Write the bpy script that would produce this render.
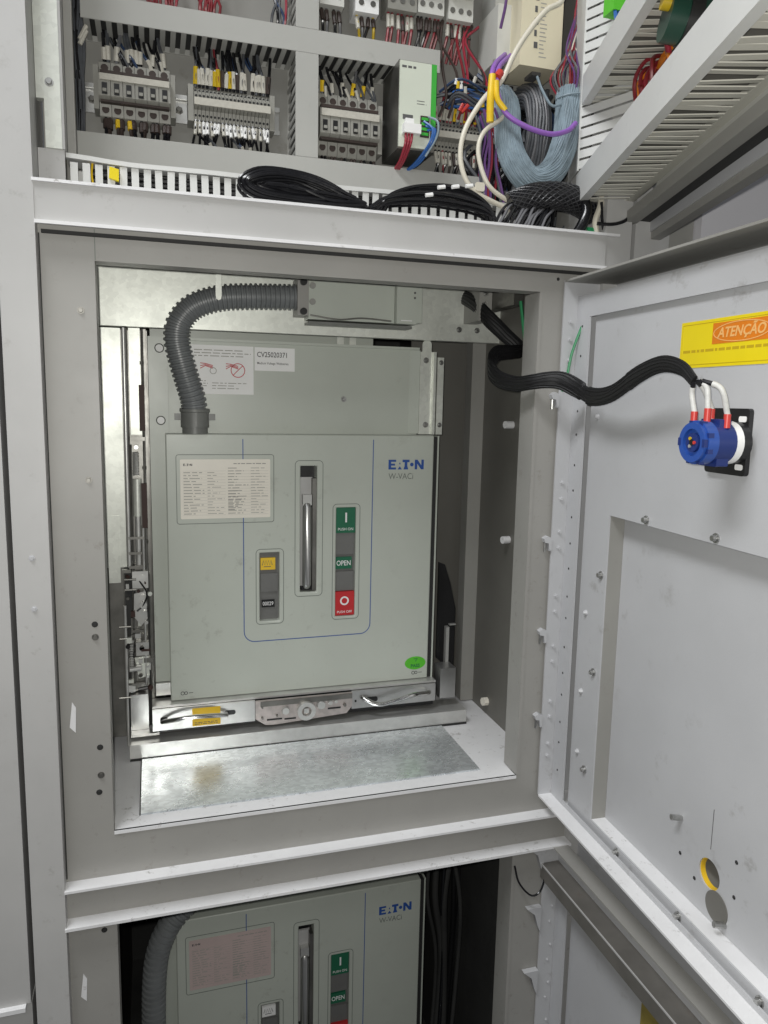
import bpy, bmesh, math, random
from mathutils import Vector, Matrix
random.seed(11)
for o in list(bpy.data.objects): bpy.data.objects.remove(o)
scene = bpy.context.scene
COL = scene.collection

# ------------------------------------------------------------------ camera
cam_d = bpy.data.cameras.new('camera'); cam = bpy.data.objects.new('camera', cam_d); COL.objects.link(cam)
right = Vector((0.95635276, -0.29152388, 0.02008057)); up = Vector((0.02302977, 0.14369792, 0.9893536)); fwd = Vector((0.29130574, 0.94570859, -0.14413963))
M = Matrix.Identity(4)
for i in range(3):
    M[i][0] = right[i]; M[i][1] = up[i]; M[i][2] = -fwd[i]
M.translation = Vector((-0.0186, -1.0057, 0.5338))
cam.matrix_world = M
cam_d.sensor_fit = 'HORIZONTAL'; cam_d.sensor_width = 36; cam_d.lens = 752.25 / 768 * 36
cam_d.clip_start = 0.02; cam_d.clip_end = 60
scene.camera = cam

# ------------------------------------------------------------------ light: a room with ceiling lamps, no daylight
w = bpy.data.worlds.new('World'); scene.world = w; w.use_nodes = True
bg = w.node_tree.nodes['Background']; bg.inputs[0].default_value = (0.93, 0.96, 1.0, 1); bg.inputs[1].default_value = 0.085
def ceiling_lamp(name, loc, sx, sy, power, target, col=(0.97, 0.985, 1.0)):
    d = bpy.data.lights.new(name, 'AREA'); d.shape = 'RECTANGLE'; d.size = sx; d.size_y = sy; d.energy = power; d.color = col
    o = bpy.data.objects.new(name, d); COL.objects.link(o); o.location = loc
    o.rotation_euler = (Vector(target) - Vector(loc)).to_track_quat('-Z', 'Y').to_euler()
    return o
ceiling_lamp('ceiling_lamp', (-0.75, -0.60, 2.25), 1.3, 0.35, 38, (-0.1, -0.3, 0.2))
ceiling_lamp('ceiling_lamp', (-0.5, -2.7, 2.3), 1.3, 0.35, 7, (0.1, 0, 0.3))

fl_d = bpy.data.lights.new('phone_flash', 'POINT'); fl_d.energy = 22; fl_d.shadow_soft_size = 0.006; fl_d.color = (1, 0.985, 0.93)
fl_o = bpy.data.objects.new('phone_flash', fl_d); COL.objects.link(fl_o); fl_o.location = cam.matrix_world.translation + up * 0.014 - right * 0.012   # the photo's own flash, mirrored in the galvanised sheet
scene.view_settings.view_transform = 'Standard'; scene.view_settings.look = 'None'
scene.view_settings.gamma = 1; scene.view_settings.exposure = 0.0
scene.render.engine = 'CYCLES'

# ------------------------------------------------------------------ materials
def srgb(r, g, b):
    f = lambda c: (c / 255 / 12.92) if c / 255 <= 0.04045 else ((c / 255 + 0.055) / 1.055) ** 2.4
    return (f(r), f(g), f(b), 1)
def mat(name, col, rough=0.5, metal=0.0, var=0.0, vscale=6, dirt=0.0, dscale=30, dcol=(0.12, 0.10, 0.07, 1), bump=0.0, bscale=900, spec=0.5, spangle=0.0, coat=0.0, brushed=None):
    m = bpy.data.materials.new(name); m.use_nodes = True
    nt = m.node_tree; N = nt.nodes; L = nt.links; b = N['Principled BSDF']
    if len(col) == 3: col = (*col, 1)
    b.inputs['Roughness'].default_value = rough; b.inputs['Metallic'].default_value = metal
    b.inputs['Specular IOR Level'].default_value = spec; b.inputs['Coat Weight'].default_value = coat
    tc = N.new('ShaderNodeTexCoord'); src = tc.outputs['Object']
    rgb = N.new('ShaderNodeRGB'); rgb.outputs[0].default_value = col; cur = rgb.outputs[0]
    if brushed:
        mp = N.new('ShaderNodeMapping'); mp.inputs['Scale'].default_value = brushed; L.new(src, mp.inputs['Vector']); src = mp.outputs[0]
    def noise(scale, detail=6, rough_=0.6):
        n = N.new('ShaderNodeTexNoise'); n.inputs['Scale'].default_value = scale; n.inputs['Detail'].default_value = detail; n.inputs['Roughness'].default_value = rough_
        L.new(src, n.inputs['Vector']); return n
    def mix(fac, a, bcol, mode='MIX'):
        x = N.new('ShaderNodeMix'); x.data_type = 'RGBA'; x.blend_type = mode
        L.new(fac, x.inputs[0]); L.new(a, x.inputs[6])
        if isinstance(bcol, tuple): x.inputs[7].default_value = bcol
        else: L.new(bcol, x.inputs[7])
        return x.outputs[2]
    def ramp(fac, p0, c0, p1, c1):
        r = N.new('ShaderNodeValToRGB'); e = r.color_ramp.elements
        e[0].position = p0; e[0].color = c0; e[1].position = p1; e[1].color = c1; L.new(fac, r.inputs[0]); return r.outputs[0]
    if var:
        n = noise(vscale); lo = 1 - var; hi = 1 + var
        r = ramp(n.outputs[0], 0.3, (lo, lo, lo, 1), 0.7, (hi, hi, hi, 1))
        x = N.new('ShaderNodeMix'); x.data_type = 'RGBA'; x.blend_type = 'MULTIPLY'; x.inputs[0].default_value = 1
        L.new(cur, x.inputs[6]); L.new(r, x.inputs[7]); cur = x.outputs[2]
    if spangle:
        v = N.new('ShaderNodeTexVoronoi'); v.inputs['Scale'].default_value = 140; L.new(src, v.inputs['Vector'])
        bw = N.new('ShaderNodeRGBToBW'); L.new(v.outputs['Color'], bw.inputs[0])
        r = ramp(bw.outputs[0], 0.2, (1 - spangle,) * 3 + (1,), 0.8, (1 + spangle,) * 3 + (1,))
        x = N.new('ShaderNodeMix'); x.data_type = 'RGBA'; x.blend_type = 'MULTIPLY'; x.inputs[0].default_value = 1
        L.new(cur, x.inputs[6]); L.new(r, x.inputs[7]); cur = x.outputs[2]
    if dirt:
        n = noise(dscale, 9, 0.72)
        g = noise(dscale * 0.13, 3, 0.5)
        r = ramp(n.outputs[0], 0.58, (0, 0, 0, 1), 0.74, (dirt,) * 3 + (1,))
        r2 = ramp(g.outputs[0], 0.42, (0.1, 0.1, 0.1, 1), 0.62, (1, 1, 1, 1))
        x = N.new('ShaderNodeMix'); x.data_type = 'RGBA'; x.blend_type = 'MULTIPLY'; x.inputs[0].default_value = 1
        L.new(r, x.inputs[6]); L.new(r2, x.inputs[7])
        cur = mix(x.outputs[2], cur, dcol)
    L.new(cur, b.inputs['Base Color'])
    if var or dirt:
        n = noise(vscale * 2.5); r = N.new('ShaderNodeMapRange'); r.inputs['To Min'].default_value = max(0.05, rough - 0.09); r.inputs['To Max'].default_value = min(1, rough + 0.12)
        L.new(n.outputs[0], r.inputs['Value']); L.new(r.outputs[0], b.inputs['Roughness'])
    if bump:
        n = noise(bscale, 3); bp = N.new('ShaderNodeBump'); bp.inputs['Strength'].default_value = bump; bp.inputs['Distance'].default_value = 0.0006
        L.new(n.outputs[0], bp.inputs['Height']); L.new(bp.outputs[0], b.inputs['Normal'])
    return m
MT = {}
MT['paint'] = mat('light_grey_paint', (0.455, 0.452, 0.445), 0.42, var=0.07, vscale=5, dirt=0.5, dscale=45, bump=0.12)
MT['plate'] = mat('beige_grey_paint', (0.315, 0.308, 0.29), 0.42, var=0.07, vscale=5, dirt=0.6, dscale=50, bump=0.18)
MT['door'] = mat('door_white_grey_paint', (0.48, 0.485, 0.50), 0.33, var=0.07, vscale=3.5, dirt=0.5, dscale=30, bump=0.22, bscale=420)
MT['lip'] = mat('worn_white_lit_paint', (0.74, 0.74, 0.75), 0.45, var=0.05, vscale=12, dirt=0.95, dscale=75, bump=0.15)  # overhead light on lips and ledges is put into this whiter colour
MT['inner'] = mat('inner_grey_paint', (0.30, 0.295, 0.275), 0.5, var=0.07, vscale=5, dirt=0.5, dscale=30, bump=0.2)
MT['taupe'] = mat('taupe_paint_and_shade', (0.15, 0.145, 0.13), 0.5, var=0.08, vscale=6, dirt=0.4, dscale=30)  # darker than the inner paint, with the side walls' shade in the colour
MT['cover'] = mat('green_grey_enamel', (0.50, 0.53, 0.475), 0.34, var=0.05, vscale=5, dirt=0.35, dscale=36, bump=0.22, bscale=500)
MT['galv'] = mat('galvanised_sheet', (0.74, 0.76, 0.70), 0.38, 0.40, var=0.07, vscale=9, dirt=0.25, dscale=40, spangle=0.05, bump=0.1, bscale=300)
MT['floor'] = mat('galvanised_floor', (0.80, 0.84, 0.86), 0.27, 0.72, var=0.10, vscale=12, dirt=0.45, dscale=60, dcol=(0.2, 0.21, 0.21, 1), spangle=0.12, brushed=(1.0, 1.6, 1.0), bump=0.15, bscale=300)
MT['truck'] = mat('truck_sheet_steel', (0.52, 0.52, 0.51), 0.30, 0.85, var=0.15, vscale=14, dirt=0.4, dscale=50)
MT['steel'] = mat('zinc_steel', (0.62, 0.62, 0.60), 0.34, 0.6, var=0.12, vscale=30, dirt=0.3, dscale=60)
MT['darksteel'] = mat('dark_steel', (0.22, 0.215, 0.20), 0.38, 0.85, var=0.25, vscale=20, dirt=0.5, dscale=40)
MT['dull'] = mat('dull_grey_angle', (0.20, 0.19, 0.175), 0.38, 0.4, var=0.15, vscale=20, dirt=0.5, dscale=40, dcol=(0.12, 0.07, 0.04, 1))
MT['screw'] = mat('grey_screw_metal', (0.42, 0.42, 0.41), 0.30, 0.9, var=0.2, vscale=200)
MT['chrome'] = mat('bright_steel', (0.75, 0.75, 0.74), 0.16, 1.0, var=0.05, vscale=40)
MT['copper'] = mat('scraped_coppery_plate', (0.52, 0.47, 0.45), 0.40, 0.7, var=0.2, vscale=60, dirt=0.6, dscale=60, dcol=(0.35, 0.12, 0.08, 1))
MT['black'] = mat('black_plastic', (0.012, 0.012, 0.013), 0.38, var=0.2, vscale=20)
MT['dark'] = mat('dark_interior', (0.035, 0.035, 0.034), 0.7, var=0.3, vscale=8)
MT['gasket'] = mat('dark_rubber_gasket', (0.02, 0.02, 0.02), 0.7)
MT['hose'] = mat('dark_grey_plastic_hose', (0.18, 0.19, 0.195), 0.36, var=0.10, vscale=30, dirt=0.25, dscale=80, dcol=(0.3, 0.3, 0.28, 1))
MT['collar'] = mat('grey_plastic_collar', (0.17, 0.175, 0.165), 0.42, var=0.08, vscale=30)
MT['sleeve'] = mat('matte_black_braid', (0.008, 0.008, 0.009), 0.50, var=0.3, vscale=300, bump=0.7, bscale=900)
MT['braid'] = mat('charcoal_braid', (0.035, 0.035, 0.038), 0.35)
MT['cable'] = mat('black_cable', (0.011, 0.011, 0.013), 0.20, var=0.2, vscale=60)
MT['label'] = mat('white_label', (0.86, 0.86, 0.85), 0.5, var=0.02, vscale=20)
MT['leadwhite'] = mat('off_white_lead', (0.62, 0.62, 0.60), 0.45, var=0.1, vscale=200)
MT['nameplate'] = mat('cream_nameplate', (0.82, 0.78, 0.69), 0.35, var=0.03, vscale=20)
MT['pinkplate'] = mat('pink_reflection_nameplate', (0.56, 0.45, 0.43), 0.35, var=0.04, vscale=20)  # pink reflection on the lower nameplate put into its colour
MT['ink'] = mat('grey_ink', (0.10, 0.10, 0.10), 0.6)
MT['inklight'] = mat('pale_ink', (0.36, 0.35, 0.32), 0.6)
MT['redink'] = mat('red_ink', (0.55, 0.06, 0.07), 0.6)
MT['blue'] = mat('blue_ink', (0.02, 0.08, 0.33), 0.45)
MT['blueline'] = mat('blue_line_ink', (0.075, 0.13, 0.33), 0.45)
MT['greyline'] = mat('grey_outline_ink', (0.17, 0.19, 0.17), 0.5)
MT['white'] = mat('white_print', (0.82, 0.82, 0.82), 0.5)
MT['green'] = mat('dark_green_plastic', (0.012, 0.13, 0.065), 0.4, var=0.05, vscale=40)
MT['red'] = mat('red_plastic', (0.52, 0.025, 0.03), 0.4, var=0.06, vscale=40)
MT['midgrey'] = mat('grey_plastic', (0.15, 0.15, 0.145), 0.5, var=0.05, vscale=40)
MT['yellow'] = mat('yellow_plastic', (0.80, 0.52, 0.03), 0.45, var=0.06, vscale=40)
MT['sticker'] = mat('yellow_sticker', (0.78, 0.62, 0.01), 0.33, var=0.03, vscale=20)
MT['orange'] = mat('orange_print', (0.70, 0.20, 0.01), 0.4, var=0.05, vscale=30)
MT['paleorange'] = mat('pale_orange_print', (0.80, 0.45, 0.16), 0.4)
MT['dimyellow'] = mat('darker_yellow_print', (0.52, 0.36, 0.01), 0.4)
MT['olive'] = mat('dirty_olive_tape', (0.28, 0.22, 0.05), 0.5, var=0.3, vscale=40, dirt=0.8, dscale=30)
MT['limegreen'] = mat('bright_green_sticker', (0.10, 0.52, 0.03), 0.4, var=0.06, vscale=60)
MT['swblue'] = mat('blue_switch_plastic', (0.022, 0.075, 0.33), 0.35, var=0.08, vscale=60)
MT['swdark'] = mat('dark_blue_switch_plastic', (0.012, 0.03, 0.16), 0.4)
MT['term'] = mat('grey_terminal_plastic', (0.30, 0.295, 0.265), 0.5, var=0.10, vscale=40, dirt=0.3, dscale=80)
MT['termd'] = mat('brown_terminal_plastic', (0.045, 0.03, 0.025), 0.5, var=0.2, vscale=60)
MT['duct'] = mat('grey_duct_plastic', (0.43, 0.43, 0.405), 0.45, var=0.04, vscale=8, dirt=0.25, dscale=60)
MT['ductw'] = mat('white_duct_plastic', (0.64, 0.645, 0.63), 0.42, var=0.03, vscale=10, dirt=0.15, dscale=60)
MT['ductb'] = mat('beige_duct_plastic', (0.54, 0.53, 0.47), 0.45, var=0.05, vscale=10, dirt=0.25, dscale=60)
MT['psu'] = mat('pale_green_white_plastic', (0.64, 0.68, 0.58), 0.4, var=0.03, vscale=20)
MT['psugreen'] = mat('bright_green_plastic', (0.05, 0.42, 0.05), 0.4)
MT['cream'] = mat('cream_plastic', (0.72, 0.66, 0.49), 0.4, var=0.04, vscale=15)
MT['devwhite'] = mat('white_device_plastic', (0.62, 0.62, 0.58), 0.4, var=0.04, vscale=20)
MT['wred'] = mat('red_wire', (0.22, 0.02, 0.028), 0.35, var=0.15, vscale=50)
MT['wcrimson'] = mat('crimson_wire', (0.32, 0.03, 0.05), 0.35)
MT['wblue'] = mat('blue_wire', (0.03, 0.12, 0.38), 0.35)
MT['wnavy'] = mat('navy_wire', (0.03, 0.055, 0.12), 0.35)
MT['wgrey'] = mat('grey_wire', (0.16, 0.16, 0.17), 0.4)
MT['wyel'] = mat('yellow_wire', (0.78, 0.52, 0.02), 0.38, var=0.1, vscale=90)
MT['wpur'] = mat('purple_wire', (0.30, 0.13, 0.50), 0.38)
MT['wpurd'] = mat('dark_purple_wire', (0.12, 0.05, 0.18), 0.38)
MT['wcream'] = mat('cream_cable', (0.68, 0.64, 0.54), 0.4)
MT['wgreen'] = mat('green_wire', (0.02, 0.24, 0.09), 0.38)
MT['wpale'] = mat('pale_blue_wire', (0.235, 0.30, 0.345), 0.45, var=0.2, vscale=60)
MT['wslate'] = mat('slate_wire', (0.085, 0.09, 0.10), 0.42, var=0.2, vscale=60)
MT['wdkgreen'] = mat('very_dark_green_plastic', (0.008, 0.045, 0.03), 0.35)
MT['ferrule'] = mat('white_wire_marker', (0.52, 0.50, 0.44), 0.45, var=0.08, vscale=200)
MT['lug'] = mat('red_wire_lug', (0.55, 0.05, 0.04), 0.4)
MT['brown'] = mat('dark_brown_insulator', (0.035, 0.012, 0.008), 0.6)
MT['lav'] = mat('pale_lavender_grey_paint', (0.66, 0.65, 0.68), 0.42, var=0.03, vscale=4, bump=0.1)

# ------------------------------------------------------------------ builders
WORLD = {}
def thing(name, label, cat, loc=(0, 0, 0), rotz=None, group=None):
    o = bpy.data.objects.new(name, None); COL.objects.link(o); o.location = loc; o.empty_display_size = 0.03
    if rotz is not None: o.rotation_euler = (0, 0, rotz)
    else: WORLD[o.name] = Matrix.Translation(Vector(loc)).inverted()
    o['label'] = label; o['category'] = cat
    if group: o['group'] = group
    return o
def link(o, parent):
    COL.objects.link(o)
    if parent is not None:
        o.parent = parent
        if parent.name in WORLD: o.matrix_parent_inverse = WORLD[parent.name]
def mesh_of(name, bm, m, bevel=0.0, seg=2):
    if bevel:
        bmesh.ops.bevel(bm, geom=[e for e in bm.edges if len(e.link_faces) == 2 and e.calc_face_angle(0) > 0.5], offset=bevel, segments=seg, affect='EDGES', clamp_overlap=True)
    bmesh.ops.recalc_face_normals(bm, faces=bm.faces)
    me = bpy.data.meshes.new(name); bm.to_mesh(me); bm.free(); me.materials.append(m)
    me.shade_smooth(); me.set_sharp_from_angle(angle=math.radians(38))
    return me
def part(name, bm, m, parent=None, bevel=0.0, label=None, seg=2):
    o = bpy.data.objects.new(name, mesh_of(name, bm, MT[m], bevel, seg)); link(o, parent)
    if label: o['label'] = label
    return o
def inst(name, me, parent, loc=(0, 0, 0), rot=(0, 0, 0), scale=(1, 1, 1)):
    o = bpy.data.objects.new(name, me); link(o, parent); o.location = loc; o.rotation_euler = rot; o.scale = scale
    return o
def solo(o, label, cat, group=None, kind=None):
    o['label'] = label; o['category'] = cat
    if group: o['group'] = group
    if kind: o['kind'] = kind
    return o
def nb(): return bmesh.new()
def box(bm, x0, x1, y0, y1, z0, z1):
    v = [bm.verts.new((x, y, z)) for x in (x0, x1) for y in (y0, y1) for z in (z0, z1)]
    for f in ((0, 1, 3, 2), (4, 6, 7, 5), (0, 4, 5, 1), (2, 3, 7, 6), (0, 2, 6, 4), (1, 5, 7, 3)): bm.faces.new([v[i] for i in f])
    return bm
def B(*a): return box(nb(), *a)
def holed(bm, x0, x1, z0, z1, y0, y1, holes):
    xs = sorted({x0, x1, *[h[0] for h in holes], *[h[1] for h in holes]}); zs = sorted({z0, z1, *[h[2] for h in holes], *[h[3] for h in holes]})
    solid = {}
    for i in range(len(xs) - 1):
        for j in range(len(zs) - 1):
            cx = (xs[i] + xs[i + 1]) / 2; cz = (zs[j] + zs[j + 1]) / 2
            solid[i, j] = not any(h[0] < cx < h[1] and h[2] < cz < h[3] for h in holes)
    V = {}
    def v(i, j, y):
        if (i, j, y) not in V: V[i, j, y] = bm.verts.new((xs[i], y, zs[j]))
        return V[i, j, y]
    for (i, j), s in solid.items():
        if not s: continue
        for y in (y0, y1): bm.faces.new([v(i, j, y), v(i + 1, j, y), v(i + 1, j + 1, y), v(i, j + 1, y)])
        for di, dj, a, b in ((-1, 0, (i, j), (i, j + 1)), (1, 0, (i + 1, j), (i + 1, j + 1)), (0, -1, (i, j), (i + 1, j)), (0, 1, (i, j + 1), (i + 1, j + 1))):
            if not solid.get((i + di, j + dj), False): bm.faces.new([v(*a, y0), v(*b, y0), v(*b, y1), v(*a, y1)])
    return bm
def prism(bm, pts, axis, a0, a1):
    """polygon pts in the two other axes (cyclic order x,y,z minus axis), extruded along axis"""
    def p(u, v, a): return {'x': (a, u, v), 'y': (u, a, v), 'z': (u, v, a)}[axis]
    A = [bm.verts.new(p(u, v, a0)) for u, v in pts]; Bv = [bm.verts.new(p(u, v, a1)) for u, v in pts]
    n = len(pts); bm.faces.new(A); bm.faces.new(Bv)
    for i in range(n): bm.faces.new([A[i], A[(i + 1) % n], Bv[(i + 1) % n], Bv[i]])
    return bm
def rrect(x0, x1, z0, z1, r, n=5):
    out = []
    for cx, cz, a0 in ((x1 - r, z1 - r, 0), (x0 + r, z1 - r, 90), (x0 + r, z0 + r, 180), (x1 - r, z0 + r, 270)):
        for k in range(n + 1):
            a = math.radians(a0 + 90 * k / n); out.append((cx + r * math.cos(a), cz + r * math.sin(a)))
    return out
def spline(P, sub=6):
    P = [Vector(p) for p in P]
    if len(P) < 3: return P
    Q = [2 * P[0] - P[1]] + P + [2 * P[-1] - P[-2]]; out = []
    for i in range(1, len(Q) - 2):
        a, b, c, d = Q[i - 1:i + 3]
        for k in range(sub):
            t = k / sub
            out.append(0.5 * ((2 * b) + (c - a) * t + (2 * a - 5 * b + 4 * c - d) * t * t + (3 * b - a - 3 * c + d) * t ** 3))
    out.append(P[-1]); return out
def frames(P):
    T = []
    for i in range(len(P)):
        t = (P[min(i + 1, len(P) - 1)] - P[max(i - 1, 0)]); T.append(t.normalized())
    u = T[0].orthogonal().normalized(); U = []
    for t in T:
        u = (u - t * u.dot(t))
        if u.length < 1e-6: u = t.orthogonal()
        u.normalize(); U.append(u.copy())
    return T, U
def tube(bm, P, r, n=8, cap=True, ell=None, upv=None):
    """r: number or list; ell: (a,b) scales of the section along upv-ish and across"""
    P = [Vector(p) for p in P]; T, U = frames(P); rings = []
    for i, p in enumerate(P):
        rr = r[i] if isinstance(r, (list, tuple)) else r
        if upv is not None:
            s = T[i].cross(Vector(upv)); s.normalize(); u = s.cross(T[i]); 
        else: u = U[i]; s = T[i].cross(u)
        a, b = ell or (1, 1)
        rings.append([bm.verts.new(p + rr * (a * math.cos(2 * math.pi * k / n) * u + b * math.sin(2 * math.pi * k / n) * s)) for k in range(n)])
    for i in range(len(rings) - 1):
        for k in range(n): bm.faces.new([rings[i][k], rings[i][(k + 1) % n], rings[i + 1][(k + 1) % n], rings[i + 1][k]])
    if cap: bm.faces.new(rings[0]); bm.faces.new(rings[-1])
    return bm
def wire(name, P, r, m, parent, sub=6, n=7, label=None):
    return part(name, tube(nb(), spline(P, sub), r, n), m, parent, label=label)
def disc(bm, c, ax, r, h, n=16, r2=None):
    c = Vector(c); ax = Vector(ax).normalized()
    return tube(bm, [c, c + ax * h], [r, r2 if r2 is not None else r], n)
def ring(bm, c, ax, r0, r1, h, n=24):
    c = Vector(c); ax = Vector(ax).normalized(); u = ax.orthogonal().normalized(); s = ax.cross(u); R = []
    for rr, hh in ((r0, 0), (r1, 0), (r1, h), (r0, h)):
        R.append([bm.verts.new(c + ax * hh + rr * (math.cos(2 * math.pi * k / n) * u + math.sin(2 * math.pi * k / n) * s)) for k in range(n)])
    for a in range(4):
        for k in range(n): bm.faces.new([R[a][k], R[a][(k + 1) % n], R[(a + 1) % 4][(k + 1) % n], R[(a + 1) % 4][k]])
    return bm
def band(bm, pts, wd, y0, y1, closed=False):
    """a flat line of width wd along pts (x,z), from y0 to y1"""
    n = len(pts); L = []; R = []
    for i in range(n):
        a = pts[(i - 1) % n] if closed or i > 0 else pts[i]; b = pts[(i + 1) % n] if closed or i < n - 1 else pts[i]
        t = Vector((b[0] - a[0], b[1] - a[1])).normalized(); nn = Vector((-t.y, t.x)) * wd / 2
        for S, s in ((L, 1), (R, -1)):
            S.append((bm.verts.new((pts[i][0] + s * nn.x, y0, pts[i][1] + s * nn.y)), bm.verts.new((pts[i][0] + s * nn.x, y1, pts[i][1] + s * nn.y))))
    for i in range(n if closed else n - 1):
        j = (i + 1) % n
        bm.faces.new([L[i][0], L[j][0], R[j][0], R[i][0]]); bm.faces.new([L[i][0], L[j][0], L[j][1], L[i][1]]); bm.faces.new([R[i][0], R[j][0], R[j][1], R[i][1]])
    return bm
def text(name, s, size, loc, m, parent, bold=0.0, align='LEFT', rot=(math.pi / 2, 0, 0), sx=1.0, shear=0.0):
    c = bpy.data.curves.new(name, 'FONT'); c.body = s; c.size = size; c.extrude = 0.00012; c.offset = bold * size; c.align_x = align; c.resolution_u = 3; c.shear = shear
    t = bpy.data.objects.new(name, c); COL.objects.link(t)
    bpy.context.view_layer.update()
    me = bpy.data.meshes.new_from_object(t.evaluated_get(bpy.context.evaluated_depsgraph_get()))
    bpy.data.objects.remove(t); bpy.data.curves.remove(c)
    me.transform(Matrix.Diagonal((sx, 1, 1, 1))); me.name = name; me.materials.clear(); me.materials.append(MT[m])
    return inst(name, me, parent, loc, rot)
def scribble(bm, x0, x1, z0, z1, y, rows, rng, h=0.35, gap=0.25, th=0.00015):
    """rows of unreadable small print: dashes of word length"""
    dz = (z1 - z0) / rows
    for i in range(rows):
        z = z1 - (i + 0.5) * dz; x = x0; end = x1 - rng.random() * (x1 - x0) * gap
        while x < end:
            L = dz * rng.uniform(0.8, 3.4)
            box(bm, x, min(x + L, end), y - th, y, z - dz * h / 2, z + dz * h / 2); x += L + dz * 0.55
    return bm
def screw_mesh(name, r=0.005, h=0.004, m='steel', n=12):
    bm = nb(); tube(bm, [(0, 0, 0), (0, -h * 0.25, 0), (0, -h * 0.25, 0), (0, -h, 0)], [r * 1.45, r * 1.4, r, r * 0.82], n)
    return mesh_of(name, bm, MT[m])
SCREW = screw_mesh('screw', m='screw'); BOLT = screw_mesh('bolt', 0.0045, 0.006, 'darksteel', 6); SMALL = screw_mesh('rivet', 0.0022, 0.0018, 'steel', 8)
DSCREW = screw_mesh('dull_screw', 0.005, 0.003, 'darksteel'); PSCREW = screw_mesh('painted_screw', 0.0027, 0.0035, 'door', 8); HOLE = screw_mesh('bolt_hole', 0.0028, 0.0012, 'gasket', 10)

# ================================================================== the cabinet
cab = thing('switchgear_cabinet', 'tall grey metal switchgear cabinet with stacked compartments and hinged doors open at right', 'cabinet', (0.2, 0.4, -0.95))
OX0, OX1, OZ0, OZ1 = -0.0813, 0.5203, -0.0464, 0.6962
part('post', B(-0.184, -0.1435, -0.020, 0.09, -0.95, 1.45), 'paint', cab, 0.0012, label='light grey front post left of the compartments')
part('post', B(0.612, 0.655, -0.016, 0.09, -0.95, 1.45), 'paint', cab, 0.0012)
bt = part('beam', B(-0.1435, 0.612, -0.0185, 0.03, 0.7345, 0.7795), 'paint', cab, 0.001, label='light grey cross beam above the middle compartment')
part('lip', B(-0.1435, 0.612, -0.0235, -0.0186, 0.7305, 0.7345), 'lip', cab, 0.0006)
part('lip', B(-0.1450, 0.632, -0.0225, -0.0186, 0.7770, 0.7805), 'lip', cab, 0.0006)
part('gasket', B(-0.139, 0.60, -0.006, -0.001, 0.7235, 0.7275), 'gasket', cab)
part('gasket', B(-0.1428, -0.1414, -0.003, -0.001, -0.105, 0.7235), 'gasket', cab)
fp = part('door_frame', holed(nb(), -0.1434, 0.612, -0.1105, 0.7344, 0.0, 0.003, [(OX0, OX1, OZ0, OZ1)]), 'plate', cab, label='beige grey frame plate around the breaker opening')
bm = nb()   # returned edges of the opening
box(bm, OX0 - 0.003, OX0, 0.0031, 0.045, OZ0, OZ1); box(bm, OX1, OX1 + 0.003, 0.0031, 0.045, OZ0, OZ1); box(bm, OX0 - 0.003, OX1 + 0.003, 0.0031, 0.03, OZ1, OZ1 + 0.003)
part('opening_return', bm, 'plate', cab)
part('opening_edge', B(OX1 - 0.0015, OX1 + 0.0035, -0.0012, 0.0435, OZ0 + 0.001, OZ1 - 0.002), 'plate', cab, 0.0004)
part('opening_sill', B(OX0 + 0.0005, OX1 - 0.0018, -0.0015, 0.030, OZ0 - 0.0045, OZ0), 'lip', cab, 0.0005, label='chipped white front sill of the opening')
part('seam', B(-0.081, -0.080, -0.0006, 0, 0.697, 0.733), 'greyline', cab)
part('lip', B(-0.1435, 0.612, -0.0225, 0.0, -0.1140, -0.1106), 'lip', cab, 0.0006, label='chipped white upper lip of the cross beam')
part('beam', B(-0.1435, 0.612, 0.0, 0.03, -0.1660, -0.1142), 'plate', cab, label='beige grey cross beam under the middle compartment')
part('lip', B(-0.1450, 0.612, -0.0225, 0.0, -0.1685, -0.1645), 'lip', cab, 0.0006, label='chipped white lower lip of the cross beam')
part('door_frame', B(-0.1434, OX0, 0.0, 0.003, -0.95, -0.1686), 'plate', cab)
part('door_frame', B(OX1, 0.612, 0.0, 0.003, -0.95, -0.1686), 'plate', cab)
bm = nb(); box(bm, OX0 - 0.003, OX0, 0.0031, 0.04, -0.95, -0.1686); box(bm, OX1, OX1 + 0.003, 0.0031, 0.045, -0.95, -0.1686); part('opening_return', bm, 'plate', cab)
part('opening_edge', B(OX1 - 0.0015, OX1 + 0.0035, -0.0012, 0.0435, -0.95, -0.1690), 'plate', cab, 0.0004)
# inner walls of the middle compartment
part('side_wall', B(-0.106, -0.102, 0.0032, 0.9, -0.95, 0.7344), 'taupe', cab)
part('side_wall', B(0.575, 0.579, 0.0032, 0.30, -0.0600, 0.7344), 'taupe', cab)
part('side_wall', B(0.575, 0.579, 0.0032, 0.90, -0.95, -0.1700), 'dark', cab)  # near-black colour carries the shade of the lower gap
part('inner_column', B(0.549, 0.586, 0.301, 0.33, -0.045, 0.7344), 'inner', cab, label='pale vertical column at the back right of the opening')
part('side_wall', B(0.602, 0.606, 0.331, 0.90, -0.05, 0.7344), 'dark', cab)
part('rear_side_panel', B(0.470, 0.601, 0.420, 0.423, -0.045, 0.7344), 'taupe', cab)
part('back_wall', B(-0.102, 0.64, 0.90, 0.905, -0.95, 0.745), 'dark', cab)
part('ceiling_panel', B(-0.102, 0.60, 0.031, 0.90, 0.7345, 0.7375), 'inner', cab)
part('floor_tray', B(-0.102, 0.575, 0.0305, 0.90, OZ0 - 0.006, OZ0 - 0.0015), 'lip', cab, label='white painted compartment floor around the galvanised plate')
part('floor_plate', B(-0.0475, 0.471, 0.0330, 0.2020, OZ0 - 0.0012, OZ0 + 0.0015), 'floor', cab, 0.0004, label='blotchy galvanised floor plate in front of the breaker')
part('ceiling_panel', B(-0.102, 0.575, 0.031, 0.90, -0.1690, -0.1660), 'inner', cab)
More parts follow.
